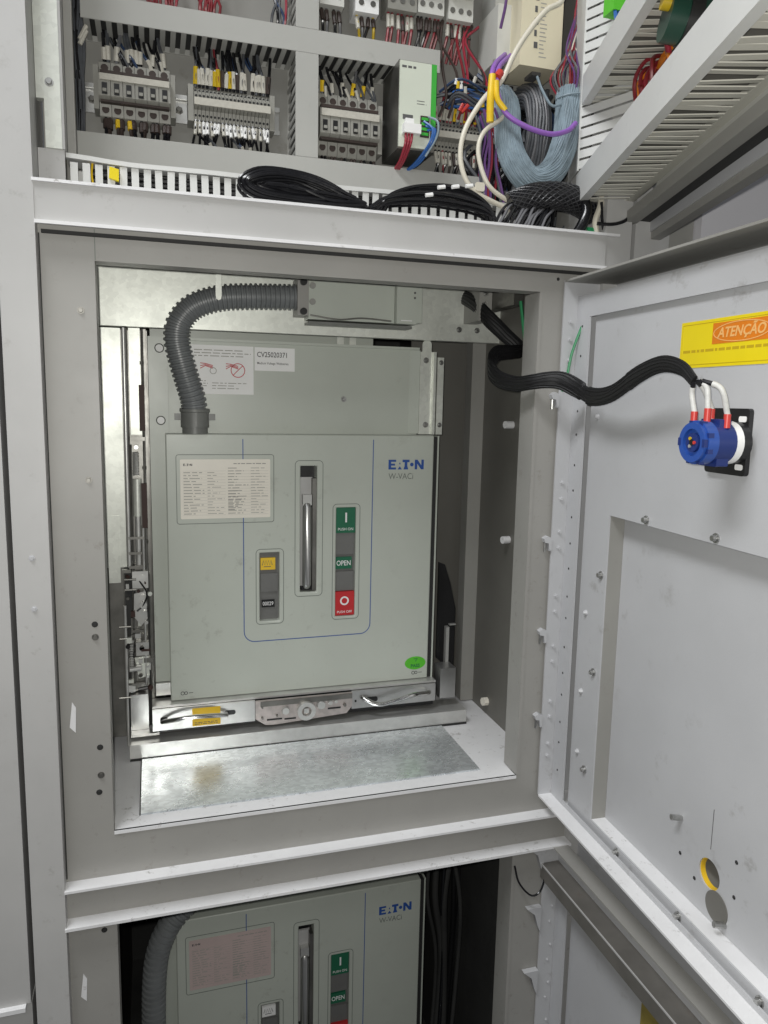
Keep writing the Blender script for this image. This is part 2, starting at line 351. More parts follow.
part('floor_gap', B(-0.066, 0.520, 0.2022, 0.2039, OZ0 - 0.0013, OZ0 + 0.0022), 'gasket', cab)
part('floor_gap', B(-0.0492, -0.0477, 0.0330, 0.2020, OZ0 - 0.0014, OZ0 + 0.0004), 'gasket', cab)
part('base_rail', B(-0.066, 0.520, 0.2040, 0.2600, OZ0 - 0.0014, -0.0210), 'steel', cab, 0.0015, label='galvanised sill rail under the breaker truck')
part('rear_panel', B(-0.020, 0.36, 0.310, 0.313, 0.600, 0.7340), 'cover', cab)
part('header_bar', B(-0.1015, 0.605, 0.2450, 0.2650, 0.6420, 0.7340), 'galv', cab, 0.001, label='galvanised header bar across the top of the opening')
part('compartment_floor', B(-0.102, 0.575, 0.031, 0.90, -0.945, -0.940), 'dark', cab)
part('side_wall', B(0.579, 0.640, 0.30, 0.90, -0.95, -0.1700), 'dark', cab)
part('roof', B(-0.184, 0.655, -0.016, 0.40, 1.4505, 1.46), 'paint', cab)
# left guide mechanism
gm = thing('guide_rail_mechanism', 'galvanised guide rail with shutter rods and linkage left of the upper breaker', 'rail', (-0.06, 0.28, -0.04))
part('side_panel', B(-0.0995, -0.0640, 0.262, 0.265, 0.26, 0.640), 'galv', gm)
part('side_panel', B(-0.0985, -0.0700, 0.264, 0.267, -0.03, 0.2595), 'darksteel', gm)
part('stiffener', B(-0.0920, -0.0740, 0.2600, 0.2635, 0.235, 0.345), 'galv', gm)
part('guide_rod', tube(nb(), [(-0.059, 0.252, 0.640), (-0.060, 0.252, 0.262)], 0.0032, 10), 'steel', gm)
part('guide_rod', tube(nb(), [(-0.0685, 0.246, 0.200), (-0.0690, 0.246, -0.040)], 0.0026, 10), 'steel', gm)
part('guide_strip', B(-0.0520, -0.0350, 0.262, 0.2645, 0.475, 0.641), 'galv', gm)
part('guide_strip', B(-0.0520, -0.0340, 0.270, 0.273, 0.05, 0.4745), 'darksteel', gm)
part('rod', tube(nb(), [(-0.0320, 0.257, 0.640), (-0.0335, 0.257, 0.250)], 0.0020, 8), 'darksteel', gm)
for z in (0.5175, 0.362): part('insulator', B(-0.0385, -0.0300, 0.247, 0.2555, z - 0.036, z + 0.036), 'brown', gm, 0.001)
part('bracket', B(-0.052, -0.031, 0.2470, 0.2560, 0.4660, 0.4720), 'darksteel', gm, 0.0008)
part('cylinder', tube(nb(), [(-0.0445, 0.255, 0.405), (-0.0448, 0.255, 0.345)], 0.0070, 12), 'galv', gm)
part('cylinder', tube(nb(), [(-0.0448, 0.255, 0.3445), (-0.0450, 0.255, 0.265)], 0.0050, 12), 'steel', gm)
part('clamp', B(-0.0560, -0.0315, 0.2440, 0.2560, 0.2280, 0.2560), 'steel', gm, 0.0015)
part('clamp', B(-0.0530, -0.0330, 0.2430, 0.2560, 0.1150, 0.1370), 'steel', gm, 0.0015)
part('lever', prism(nb(), [(-0.060, 0.175), (-0.048, 0.175), (-0.040, 0.05), (-0.062, 0.05)], 'y', 0.2570, 0.2610), 'darksteel', gm, 0.0008)
part('base_block', B(-0.0640, -0.0360, 0.2440, 0.2640, -0.0180, 0.0480), 'truck', gm, 0.0012)
part('base_lip', B(-0.0640, -0.0200, 0.2250, 0.2430, -0.0170, -0.0130), 'steel', gm, 0.0006)
part('backing_plate', B(-0.1015, -0.0245, 0.300, 0.303, -0.03, 0.641), 'darksteel', gm)
part('edge_strip', B(-0.0300, -0.0262, 0.262, 0.290, 0.02, 0.640), 'darksteel', gm)
part('guide_rod', tube(nb(), [(-0.0555, 0.256, 0.640), (-0.0560, 0.256, 0.06)], 0.0016, 8), 'darksteel', gm)
part('guide_rod', tube(nb(), [(-0.0375, 0.250, 0.345), (-0.0385, 0.250, 0.020)], 0.0017, 8), 'steel', gm)
part('spring', tube(nb(), [(-0.0610 + 0.0042 * math.cos(k * 0.9), 0.250 + 0.0042 * math.sin(k * 0.9), 0.135 - 0.00042 * k) for k in range(110)], 0.0009, 5), 'steel', gm)
part('spring', tube(nb(), [(-0.0460 + 0.0045 * math.cos(k * 0.9), 0.252 + 0.0045 * math.sin(k * 0.9), 0.448 - 0.00034 * k) for k in range(110)], 0.0009, 5), 'steel', gm)
part('cam_plate', prism(nb(), [(-0.054, 0.218), (-0.036, 0.222), (-0.034, 0.176), (-0.044, 0.164), (-0.055, 0.180)], 'y', 0.2480, 0.2510), 'steel', gm, 0.0006)
part('cam_plate', prism(nb(), [(-0.056, 0.110), (-0.034, 0.112), (-0.033, 0.078), (-0.050, 0.074)], 'y', 0.2490, 0.2520), 'galv', gm, 0.0006)
for z in (0.31, 0.285, 0.262, 0.155, 0.064, 0.148): part('clip', B(-0.0600, -0.0400 + 0.004 * (z > .3), 0.2480, 0.2515, z - 0.0022, z + 0.0022), 'darksteel' if z < .5 else 'steel', gm, 0.0005)
part('backing_plate', B(-0.0690, -0.0310, 0.2750, 0.2780, -0.02, 0.262), 'dark', gm)
mr = random.Random(17)
for k in range(34):
    x = mr.uniform(-0.066, -0.030); z = mr.uniform(0.055, 0.262); h = mr.uniform(.0015, .006); wd = mr.uniform(.0015, .007); y = mr.uniform(.240, .256); mm = mr.choice(['steel', 'steel', 'darksteel', 'black', 'galv', 'brown'])
    if k % 3: part('link_piece', B(x - wd, x + wd, y, y + 0.006, z - h, z + h), mm, gm, 0.0005)
    else: part('link_pin', disc(nb(), (x, y, z), (mr.uniform(-.4, .4), -1, 0), mr.uniform(.0018, .0042), 0.005, 10), mm, gm)
for x, z0, z1 in ((-0.0530, .27, .46), (-0.0405, .25, .33), (-0.0360, .27, .345), (-0.0300, .05, .25)): part('rod', tube(nb(), [(x, 0.251, z0), (x + .0005, 0.251, z1)], 0.0012, 8), 'darksteel', gm)
for z in (0.585, 0.545, 0.42, 0.335, 0.30): part('rod_nut', disc(nb(), (-0.0330, 0.2565, z), (0, 0, 1), 0.0034, 0.005, 6), 'darksteel', gm)
for x, z, r in ((-0.0405, 0.247, .0035), (-0.0370, 0.232, .0028), (-0.0400, 0.200, .006), (-0.0385, 0.186, .004), (-0.036, 0.170, .003), (-0.044, 0.127, .004), (-0.0500, 0.094, .0062), (-0.036, 0.095, .0022), (-0.036, 0.078, .0022), (-0.0445, 0.456, .0035), (-0.0415, 0.212, .005)):
    part('link_pin', disc(nb(), (x, 0.2430, z), (0, 1, 0), r, 0.012, 12), 'steel', gm, 0.0006)
part('thumb_screw', disc(nb(), (-0.064, 0.2380, 0.094), (0.9, 0.2, 0), 0.0040, 0.018, 10), 'steel', gm)
for x, z in ((-0.070, 0.165), (-0.070, 0.145), (-0.073, 0.045), (-0.060, 0.243), (-0.0600, 0.226)):
    part('cross_pin', tube(nb(), [(x - 0.008, 0.244, z), (x + 0.010, 0.244, z)], 0.0018, 8), 'darksteel', gm)
part('cable_loop', tube(nb(), spline([(-0.045, .245, .24), (-.034, .24, .22), (-.040, .244, .20), (-.050, .244, .19)]), 0.0014, 6), 'black', gm)
part('lower_shoe', tube(nb(), [(-0.052, 0.247, 0.056), (-0.034, 0.247, 0.058)], 0.0030, 8), 'black', gm)
# bolts and holes on frame plate and post
for x, z in ((-0.099, 0.637), (-0.097, 0.430), (-0.096, 0.226), (-0.095, 0.036)): inst('bolt', DSCREW, fp, (x, -0.0002, z), scale=(0.62, 1, 0.62))
for x, z in ((-0.095, 0.075), (-0.096, 0.243), (-0.098, 0.012), (-0.098, -0.19)): inst('bolt_hole', HOLE, fp, (x, -0.0002, z))
for z in (0.337, 0.273): inst('bolt', PSCREW, fp, (-0.1635, -0.0202, z), scale=(1, 0.6, 1))
inst('bolt_hole', HOLE, fp, (0.548, -0.0002, 0.7155), scale=(0.6, 1, 0.6))
for z0 in (0.121, -0.27):   # paint chips, torn tape
    part('paint_flake', prism(nb(), [(-0.131, z0 - 0.014), (-0.124, z0 - 0.022), (-0.1225, z0 + 0.012), (-0.127, z0 + 0.020)], 'y', -0.0012, -0.0002), 'lip', fp)
# things hung on the right inner wall
part('wall_stud', disc(nb(), (0.5745, 0.177, 0.500), (-1, -0.15, 0), 0.0065, 0.016, 10), 'lip', cab, 0.001)
part('wall_stud', disc(nb(), (0.5745, 0.172, 0.300), (-1, -0.15, 0), 0.0065, 0.014, 10), 'lip', cab, 0.001)
part('wall_stud', disc(nb(), (0.5745, 0.233, -0.022), (-1, -0.2, 0.1), 0.0080, 0.010, 8), 'nameplate', cab, 0.001)
for y, z in ((0.286, 0.652), (0.286, 0.655)): pass
for x in (0.497, 0.531): inst('bolt', SCREW, cab, (x, 0.2448, 0.662), scale=(0.7, 1, 0.7))
part('corner_bracket', B(0.505, 0.528, 0.18, 0.2448, 0.672, 0.733), 'inner', cab, 0.001)
part('corner_bracket', B(0.5285, 0.545, 0.10, 0.2448, 0.690, 0.733), 'darksteel', cab, 0.001)
for z in (0.700, 0.716): inst('bolt', SCREW, cab, (0.516, 0.1798, z), scale=(0.6, 1, 0.6))

# breaker bay fittings right of the breaker
rg = thing('guide_bracket', 'galvanised guide block and dark shutter plate right of the upper breaker', 'bracket', (0.49, 0.28, -0.02))
part('guide_block', B(0.4750, 0.5050, 0.2250, 0.2600, -0.0035, 0.0530), 'truck', rg, 0.0012)
part('guide_wall', B(0.4980, 0.5040, 0.2601, 0.2700, -0.018, 0.1200), 'steel', rg)
part('shutter_plate', prism(nb(), [(0.488, 0.054), (0.524, 0.02), (0.524, 0.15), (0.512, 0.200), (0.500, 0.235), (0.488, 0.240)], 'y', 0.2830, 0.2870), 'black', rg, 0.001)
part('latch', B(0.511, 0.524, 0.276, 0.2828, 0.118, 0.120), 'steel', rg)

# ================================================================== circuit breaker
cb = thing('circuit_breaker', 'green grey vacuum circuit breaker in the middle compartment with blue logo and yellow spring flag', 'circuit breaker', (0.23, 0.4, -0.018), group='withdrawable circuit breakers')
HS = [(0.217, 0.2455, 0.2075, 0.4255), (0.2795, 0.3145, 0.1605, 0.3535), (0.1480, 0.1815, 0.1605, 0.2795)]
cover = part('front_cover', holed(nb(), 0.0, 0.455, 0.0330, 0.4780, 0.2400, 0.2680, HS), 'cover', cb)
bev = cover.modifiers.new('bevel', 'BEVEL'); bev.width = 0.0018; bev.segments = 2; bev.limit_method = 'ANGLE'
part('cover_gasket', B(0.4553, 0.4625, 0.2440, 0.2670, 0.034, 0.4750), 'gasket', cb)
part('side_sheet', B(0.4627, 0.4655, 0.2430, 0.60, 0.030, 0.4770), 'cover', cb)
part('body', B(0.006, 0.462, 0.2685, 0.285, 0.034, 0.4775), 'cover', cb)
part('mechanism_housing', B(0.010, 0.46, 0.2900, 0.62, 0.034, 0.60), 'dark', cb)
# printed lines
cl = nb(); pts = [(0.1215, 0.4700), (0.1215, 0.145)] + [(0.1215 + 0.018 - 0.018 * math.cos(a), 0.145 - 0.018 * math.sin(a) + (-0.001)) for a in [math.radians(k) for k in (15, 30, 45, 60, 75, 90)]]
pts += [(0.325, 0.1265)] + [(0.325 + 0.018 * math.sin(a), 0.1445 - 0.018 * math.cos(a)) for a in [math.radians(k) for k in (15, 30, 45, 60, 75, 90)]] + [(0.3437, 0.4700)]
part('blue_border', band(cl, pts, 0.0016, 0.2397, 0.2400), 'blueline', cb)
for r in ((0.0155, 0.1720, 0.3320, 0.4445, 0.004), (0.2080, 0.2555, 0.2005, 0.4345, 0.007), (0.2735, 0.3215, 0.1555, 0.3595, 0.007), (0.1420, 0.1885, 0.1555, 0.2855, 0.007)):
    part('printed_outline', band(nb(), rrect(*r), 0.0011, 0.2397, 0.2400, True), 'greyline', cb)
npl = part('nameplate', prism(nb(), rrect(0.0215, 0.1660, 0.3400, 0.4370, 0.002), 'y', 0.2392, 0.2399), 'nameplate', cb)
rng = random.Random(3); s1 = nb()
scribble(s1, 0.0265, 0.0600, 0.346, 0.418, 0.2392, 15, rng, 0.26, 0.5); scribble(s1, 0.0640, 0.0920, 0.346, 0.418, 0.2392, 15, rng, 0.2, 0.7)
scribble(s1, 0.0970, 0.130, 0.346, 0.425, 0.2392, 17, rng, 0.26, 0.6); scribble(s1, 0.134, 0.162, 0.346, 0.425, 0.2392, 17, rng, 0.2, 0.6)
for z in [0.346 + 0.0048 * k for k in range(16)]: box(s1, 0.0255, 0.0930, 0.23905, 0.2392, z, z + 0.0002); box(s1, 0.0965, 0.1630, 0.23905, 0.2392, z, z + 0.0002)
part('printed_text', s1, 'inklight', npl)['kind'] = 'stuff'
s1 = nb(); scribble(s1, 0.097, 0.120, 0.352, 0.388, 0.2390, 7, rng, 0.3, 0.5); scribble(s1, 0.106, 0.163, 0.4285, 0.4315, 0.2390, 1, rng, 0.5, 0.1); part('printed_text', s1, 'inklight', npl)['kind'] = 'stuff'
def eaton_logo(x, z, w_, h, y, m, parent, name='logo'):
    bm = nb(); s = w_ / 66.0; H = h / 17.0
    def poly(p): prism(bm, [(x + a * s, z + b * H) for a, b in p], 'y', y - 0.0003, y)
    poly([(0, 0), (14, 0), (14, 3.6), (5, 3.6), (5, 6.8), (12, 6.8), (12, 10.2), (5, 10.2), (5, 13.4), (14, 13.4), (14, 17), (0, 17)])
    poly([(17, 0), (25, 0), (21, 5.5)]); poly([(19.5, 9), (22.5, 9), (21.0, 13)])
    poly([(26, 17), (26, 12.6), (30, 12.6), (30, 6), (28, 0), (37, 0), (35, 6), (35, 12.6), (39, 12.6), (39, 17)])
    poly([(43.5 + 3.4 * math.cos(k * math.pi / 6), 8.5 + 3.4 * math.sin(k * math.pi / 6)) for k in range(12)])
    poly([(49, 0), (53.6, 0), (53.6, 10), (61, 0), (66, 0), (66, 17), (61.4, 17), (61.4, 7), (54, 17), (49, 17)])
    return part(name, bm, m, parent)
eaton_logo(0.3715, 0.4185, 0.0650, 0.0170, 0.2398, 'blue', cb)
text('model_lettering', 'W-VACi', 0.0150, (0.3720, 0.2398, 0.4015), 'greyline', cb, 0.0, sx=0.86)
eaton_logo(0.0265, 0.4265, 0.014, 0.0036, 0.2391, 'ink', npl)
# charging handle in its slot
part('handle_recess', B(0.2165, 0.2460, 0.2640, 0.2680, 0.2070, 0.4260), 'black', cb)
part('handle_cheek', B(0.2385, 0.2452, 0.2430, 0.2630, 0.2085, 0.4040), 'darksteel', cb)
part('handle_plate', B(0.2190, 0.2405, 0.2560, 0.2600, 0.2150, 0.4050), 'paint', cb, 0.0006)
part('handle_yoke', B(0.2220, 0.2375, 0.2440, 0.2555, 0.3580, 0.3760), 'steel', cb, 0.0012)
part('charging_handle', tube(nb(), [(0.2295, 0.2470, 0.3590), (0.2295, 0.2440, 0.3540), (0.2295, 0.2440, 0.2200), (0.2295, 0.2470, 0.2165)], [0.0060, 0.0078, 0.0078, 0.0062], 18), 'truck', cb)
part('handle_clip', B(0.2205, 0.2385, 0.2450, 0.2600, 0.2100, 0.2155), 'black', cb)
# push buttons and flags
part('button_panel', B(0.2790, 0.3150, 0.2520, 0.2560, 0.1600, 0.3540), 'midgrey', cb)
bn = part('push_button', B(0.2800, 0.3140, 0.2430, 0.2518, 0.3085, 0.3530), 'green', cb, 0.0008, label='green push on button')
part('button_cover', B(0.2800, 0.3140, 0.2470, 0.2518, 0.2700, 0.3080), 'midgrey', cb, 0.0006)
part('button_cover', B(0.2800, 0.3140, 0.2470, 0.2518, 0.2050, 0.2395), 'midgrey', cb, 0.0006)
fl = part('state_flag', B(0.2805, 0.3100, 0.2480, 0.2518, 0.2440, 0.2650), 'green', cb, 0.0004, label='green flag reading open')
rb = part('push_button', B(0.2800, 0.3140, 0.2430, 0.2518, 0.1615, 0.2040), 'red', cb, 0.0008, label='red push off button')
part('on_mark', B(0.2962, 0.2992, 0.2426, 0.2429, 0.3270, 0.3440), 'white', bn)
text('lettering', 'PUSH ON', 0.0065, (0.2970, 0.2428, 0.3130), 'white', bn, 0.0, 'CENTER')
text('lettering', 'OPEN', 0.0125, (0.2955, 0.2478, 0.2500), 'white', fl, 0.01, 'CENTER', sx=0.80)
part('off_mark', ring(nb(), (0.2965, 0.2429, 0.1875), (0, -1, 0), 0.0052, 0.0080, 0.0003), 'white', rb)
text('lettering', 'PUSH OFF', 0.0062, (0.2968, 0.2428, 0.1655), 'white', rb, 0.0, 'CENTER')
part('indicator_panel', B(0.1475, 0.1820, 0.2520, 0.2560, 0.1600, 0.2800), 'midgrey', cb)
part('button_cover', B(0.1500, 0.1800, 0.2480, 0.2518, 0.2100, 0.2420), 'midgrey', cb, 0.0006)
yf = part('spring_flag', B(0.1505, 0.1755, 0.2470, 0.2518, 0.2485, 0.2690), 'yellow', cb, 0.0005, label='yellow spring charged flag')
zz = []
for k in range(9): zz.append((0.1535 + k * 0.0021, 0.2645 if k % 2 else 0.2565))
part('spring_mark', band(nb(), zz, 0.0011, 0.2467, 0.2470), 'ink', yf)
part('spring_mark', B(0.1560, 0.1680, 0.2467, 0.2470, 0.2535, 0.2545), 'ink', yf)
ct = part('counter', B(0.1525, 0.1745, 0.2490, 0.2518, 0.1825, 0.1955), 'black', cb, 0.0004)
text('counter_digits', '00029', 0.0095, (0.1633, 0.2488, 0.1857), 'white', ct, 0.0, 'CENTER', sx=0.78)
ov = [(0.4305 + 0.0200 * math.cos(k * math.pi / 14), 0.0635 + 0.0122 * math.sin(k * math.pi / 14)) for k in range(28)]
gs = part('green_sticker', prism(nb(), ov, 'y', 0.2394, 0.2399), 'limegreen', cb, label='bright green oval sticker in the cover corner')
text('lettering', 'PASS', 0.0085, (0.4305, 0.2393, 0.0555), 'green', gs, 0.02, 'CENTER'); part('mark', band(nb(), [(0.427, 0.0715), (0.4345, 0.0715), (0.4305, 0.0665)], 0.0012, 0.2391, 0.2394), 'green', gs)
for x in (0.016, 0.424):
    part('print_mark', ring(nb(), (x + 0.003, 0.2399, 0.0450), (0, -1, 0), 0.0022, 0.0034, 0.0002, 12), 'ink', cb)
    part('print_mark', ring(nb(), (x + 0.0085, 0.2399, 0.0450), (0, -1, 0), 0.0018, 0.0030, 0.0002, 12), 'ink', cb); part('print_mark', B(x + 0.0130, x + 0.0200, 0.2397, 0.2399, 0.0445, 0.0455), 'ink', cb)
# shield above the cover
sh = part('shield_plate', B(0.0065, 0.4330, 0.2740, 0.2770, 0.4300, 0.6300), 'cover', cb, 0.0008)
part('shield_flange', B(-0.0235, 0.0062, 0.2640, 0.2780, 0.0600, 0.6300), 'cover', cb, 0.001)
part('flange_foot', B(-0.0235, 0.0, 0.2570, 0.2785, 0.0380, 0.0590), 'steel', cb, 0.001)
part('shield_fold', B(0.0066, 0.4329, 0.2660, 0.2735, 0.6260, 0.6300), 'cover', cb, 0.0006)
part('shield_return', prism(nb(), [(0.4170, 0.2738), (0.4330, 0.2640), (0.4345, 0.2660), (0.4190, 0.2770)], 'z', 0.4800, 0.6255), 'cover', cb)
br = part('angle_bracket', B(0.4335, 0.4560, 0.2630, 0.2660, 0.4790, 0.6230), 'galv', cb, 0.0008)
part('bracket_rib', B(0.4562, 0.4610, 0.2560, 0.2660, 0.4790, 0.6230), 'galv', cb, 0.0008)
part('bracket_wing', B(0.4640, 0.4760, 0.2580, 0.2610, 0.4790, 0.6140), 'galv', cb, 0.0008)
part('lifting_tab', prism(nb(), [(0.4450 + 0.0085 * math.cos(a), 0.6360 + 0.0075 * math.sin(a)) for a in [k * math.pi / 8 for k in range(9)]] + [(0.4365, 0.6230), (0.4535, 0.6230)], 'y', 0.2620, 0.2645), 'galv', cb)
for x, z in ((0.4440, 0.6085), (0.4460, 0.4960)): inst('screw', SCREW, br, (x, 0.2628, z), scale=(0.72, 1, 0.72))
for x, z in ((0.4705, 0.6050), (0.4705, 0.4960)): inst('screw', SCREW, br, (x, 0.2578, z), scale=(0.6, 1, 0.6))
for x, z in ((-0.0060, 0.6120), (-0.0060, 0.4980)):
    part('rivet', disc(nb(), (x, 0.2638, z), (0, -1, 0), 0.0055, 0.001, 16), 'label', cb); part('rivet_ring', ring(nb(), (x, 0.2638, z), (0, -1, 0), 0.0060, 0.0074, 0.0006, 18), 'gasket', cb)
inst('screw', SCREW, cb, (0.2985, 0.2738, 0.5380), scale=(0.7, 1, 0.7)); 
lb = part('instruction_label', B(0.0430, 0.1435, 0.2732, 0.2739, 0.5420, 0.6205), 'label', cb, label='white instruction label with red hand drawings')
rng = random.Random(5); s1 = nb(); scribble(s1, 0.0480, 0.1400, 0.601, 0.6150, 0.2732, 3, rng, 0.30, 0.25); scribble(s1, 0.0760, 0.1380, 0.549, 0.562, 0.2732, 3, rng, 0.28, 0.45); scribble(s1, 0.0550, 0.0700, 0.553, 0.565, 0.2732, 3, rng, 0.28, 0.3)
part('printed_text', s1, 'inklight', lb)['kind'] = 'stuff'
s2 = nb()
for ox in (0.0575, 0.0985):
    for d in (0, 0.0045, -0.004): band(s2, [(ox, 0.587 + d), (ox + 0.008, 0.589 + d * 0.4), (ox + 0.020, 0.5855 + d * 0.5)], 0.0013, 0.2729, 0.2732)
ring(s2, (0.1180, 0.2732, 0.5810), (0, -1, 0), 0.0105, 0.0118, 0.0003); band(s2, [(0.1105, 0.5735), (0.1255, 0.5885)], 0.0012, 0.2729, 0.2732); part('hand_drawing', s2, 'redink', lb)['kind'] = 'stuff'
part('drawn_socket', ring(nb(), (0.0780, 0.2732, 0.5795), (0, -1, 0), 0.0045, 0.0055, 0.0003), 'inklight', lb)
sl = part('serial_label', B(0.1455, 0.2125, 0.2732, 0.2739, 0.5820, 0.6200), 'label', cb, label='white serial number label')
text('serial_lettering', 'CV25020371', 0.0118, (0.1492, 0.2730, 0.6045), 'ink', sl, 0.012, sx=0.83)
text('serial_lettering', 'Medium Voltage Webseries', 0.0056, (0.1492, 0.2730, 0.5925), 'ink', sl, 0.004, sx=0.84)
# truck under the cover
part('truck_bar', B(-0.0300, 0.4660, 0.2250, 0.2600, 0.0290, 0.0325), 'steel', cb, 0.0006)
tl = part('truck_panel', B(-0.0300, 0.1365, 0.2200, 0.2235, -0.0080, 0.0285), 'truck', cb, 0.0008)
tc = part('latch_plate', prism(nb(), [(0.1370, 0.0285), (0.3060, 0.0285), (0.3060, 0.004), (0.296, -0.0085), (0.168, -0.0160), (0.154, -0.0150), (0.1370, -0.003)], 'y', 0.2150, 0.2190), 'copper', cb, 0.0006)
part('latch_cap', B(0.1450, 0.3050, 0.2120, 0.2145, 0.0190, 0.0275), 'darksteel', cb, 0.0006)
tr = part('truck_panel', B(0.3065, 0.4640, 0.2200, 0.2235, -0.0040, 0.0285), 'truck', cb, 0.0008)
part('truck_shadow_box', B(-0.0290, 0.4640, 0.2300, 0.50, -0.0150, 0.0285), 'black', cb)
part('warning_strip', B(0.0330, 0.0790, 0.2194, 0.2199, -0.0060, 0.0250), 'yellow', tl, label='yellow warning strip behind the left truck handle')
s1 = nb(); scribble(s1, 0.037, 0.075, -0.004, 0.001, 0.2194, 2, rng, 0.4, 0.1); part('printed_text', s1, 'ink', tl)['kind'] = 'stuff'
part('slot', prism(nb(), rrect(0.0860, 0.1040, 0.0080, 0.0160, 0.0035), 'y', 0.2194, 0.2199), 'black', tl)
part('slot', prism(nb(), rrect(-0.0180, -0.0060, 0.0050, 0.0150, 0.0035), 'y', 0.2194, 0.2199), 'black', tl)
part('slot', prism(nb(), rrect(0.3320, 0.3540, 0.0060, 0.0150, 0.0035), 'y', 0.2194, 0.2199), 'black', tr)
part('truck_handle', tube(nb(), spline([(-0.0150, 0.2190, 0.0080), (-0.0120, 0.212, 0.0105), (0.010, 0.204, 0.0160), (0.038, 0.202, 0.0180), (0.066, 0.204, 0.0160), (0.086, 0.212, 0.0120), (0.090, 0.219, 0.0115)], 5), 0.0042, 10, ell=(1, 0.75)), 'chrome', cb)
part('truck_handle', tube(nb(), spline([(0.3240, 0.2190, 0.0170), (0.330, 0.212, 0.0140), (0.352, 0.204, 0.0060), (0.382, 0.202, 0.0110), (0.415, 0.202, 0.0185), (0.444, 0.210, 0.0160), (0.453, 0.219, 0.0130)], 5), 0.0040, 10, ell=(1, 0.75)), 'chrome', cb)
part('racking_socket', ring(nb(), (0.2230, 0.2149, 0.0060), (0, -1, 0), 0.0085, 0.0160, 0.010, 24), 'steel', cb, 0.0008)
part('socket_core', tube(nb(), [(0.2230, 0.2149, 0.0060), (0.2230, 0.2080, 0.0060)], 0.0060, 4), 'steel', cb)
for x, z, r in ((0.1880, 0.0080, .0075), (0.2500, 0.0120, .0085), (0.2760, 0.0160, .0035), (0.2660, 0.0150, .0045), (0.148, -0.001, .002), (0.148, 0.018, .002), (0.173, 0.001, .002), (0.292, 0.008, .003)):
    part('latch_pin', disc(nb(), (x, 0.2149, z), (0, -1, 0), r, 0.005, 12, r * 0.8), 'steel' if r > .003 else 'darksteel', tc)
for x0, x1, z in ((0.156, 0.182, -0.0060), (0.186, 0.206, -0.0075), (0.262, 0.285, 0.0035)): part('slot', B(x0, x1, 0.2143, 0.2149, z - 0.0014, z + 0.0014), 'black', tc)
part('slot', B(0.3115, 0.3150, 0.2194, 0.2199, 0.0080, 0.0120), 'black', tr); inst('screw', SCREW, tr, (0.3290, 0.2199, 0.0110), scale=(.5, .8, .5))

def copy_tree(o, parent=None):
    c = o.copy(); COL.objects.link(c); c.parent = parent; c.matrix_parent_inverse = o.matrix_parent_inverse.copy()
    if o.name in WORLD: WORLD[c.name] = WORLD[o.name]
    for ch in list(o.children): copy_tree(ch, c)
    return c
cb2 = copy_tree(cb); cb2.location.z -= 0.850
cb2['label'] = 'green grey vacuum circuit breaker in the bottom compartment, cut off by the photo edge'
for ch in cb2.children:
    nm = ch.name.split('.')[0]
    sw = {'nameplate': 'pinkplate', 'spring_flag': 'label'}.get(nm)
    if sw:
        ch.data = ch.data.copy(); ch.data.materials.clear(); ch.data.materials.append(MT[sw])
        if nm == 'spring_flag': ch['label'] = 'white spring discharged flag'

# ================================================================== hoses and plug
def hose(name, P, r, label, collar_at=None, rings=48):
    t = thing(name, label, 'hose', P[0])
    Q = spline(P, 40); L = [0]
    for a, b in zip(Q, Q[1:]): L.append(L[-1] + (b - a).length)
    n = rings * 8; pts = []; rad = []; j = 0
    for i in range(n + 1):
        s = L[-1] * i / n
        while j < len(L) - 2 and L[j + 1] < s: j += 1
        f = (s - L[j]) / max(1e-9, L[j + 1] - L[j]); pts.append(Q[j].lerp(Q[j + 1], f))
        ph = (i % 8) / 8; rad.append(r * (1.0 if 0.18 < ph < 0.72 else 0.86))
    part('corrugated_tube', tube(nb(), pts, rad, 20), 'hose', t)
    return t
h1 = hose('corrugated_hose', [(0.046, 0.243, 0.505), (0.044, 0.240, 0.530), (0.037, 0.236, 0.555), (0.027, 0.232, 0.590), (0.020, 0.230, 0.624), (0.025, 0.228, 0.651), (0.047, 0.226, 0.675), (0.086, 0.224, 0.689), (0.134, 0.223, 0.694), (0.206, 0.223, 0.697)], 0.0205, 'dark grey corrugated hose arching from the upper breaker to the plug housing', rings=46)
part('collar', tube(nb(), [(0.046, 0.2435, 0.4782), (0.046, 0.2435, 0.488), (0.046, 0.2435, 0.4885), (0.046, 0.2432, 0.512), (0.046, 0.2432, 0.5135), (0.046, 0.243, 0.518)], [0.0200, 0.0200, 0.0222, 0.0222, 0.0240, 0.0235], 20), 'collar', h1)
for s in (-1, 1): part('collar_lug', B(0.046 + s * 0.0265 - 0.005, 0.046 + s * 0.0265 + 0.005, 0.238, 0.2450, 0.500, 0.510), 'collar', h1, 0.0015)
part('collar_rib', B(0.0445, 0.0480, 0.2190, 0.2225, 0.490, 0.512), 'collar', h1, 0.0006)
h2 = hose('corrugated_hose', [(0.030, 0.248, -0.338), (0.012, 0.243, -0.350), (-0.012, 0.238, -0.375), (-0.030, 0.235, -0.415), (-0.038, 0.234, -0.470), (-0.041, 0.234, -0.560), (-0.040, 0.234, -0.640)], 0.0205, 'dark grey corrugated hose hanging beside the lower breaker', rings=30)
clip = solo(part('hose_clip', prism(nb(), [(0.0775, 0.7345), (0.0775, 0.6900), (0.0785, 0.6850), (0.0820, 0.6830), (0.0855, 0.6850), (0.0865, 0.6900), (0.0865, 0.7345)], 'y', 0.1990, 0.2010), 'galv', None, 0.0005), 'narrow galvanised strap holding the corrugated hose under the header', 'bracket')
pb = thing('plug_housing', 'grey plug housing with end latch where the corrugated hose enters the header', 'plug', (0.31, 0.24, 0.665))
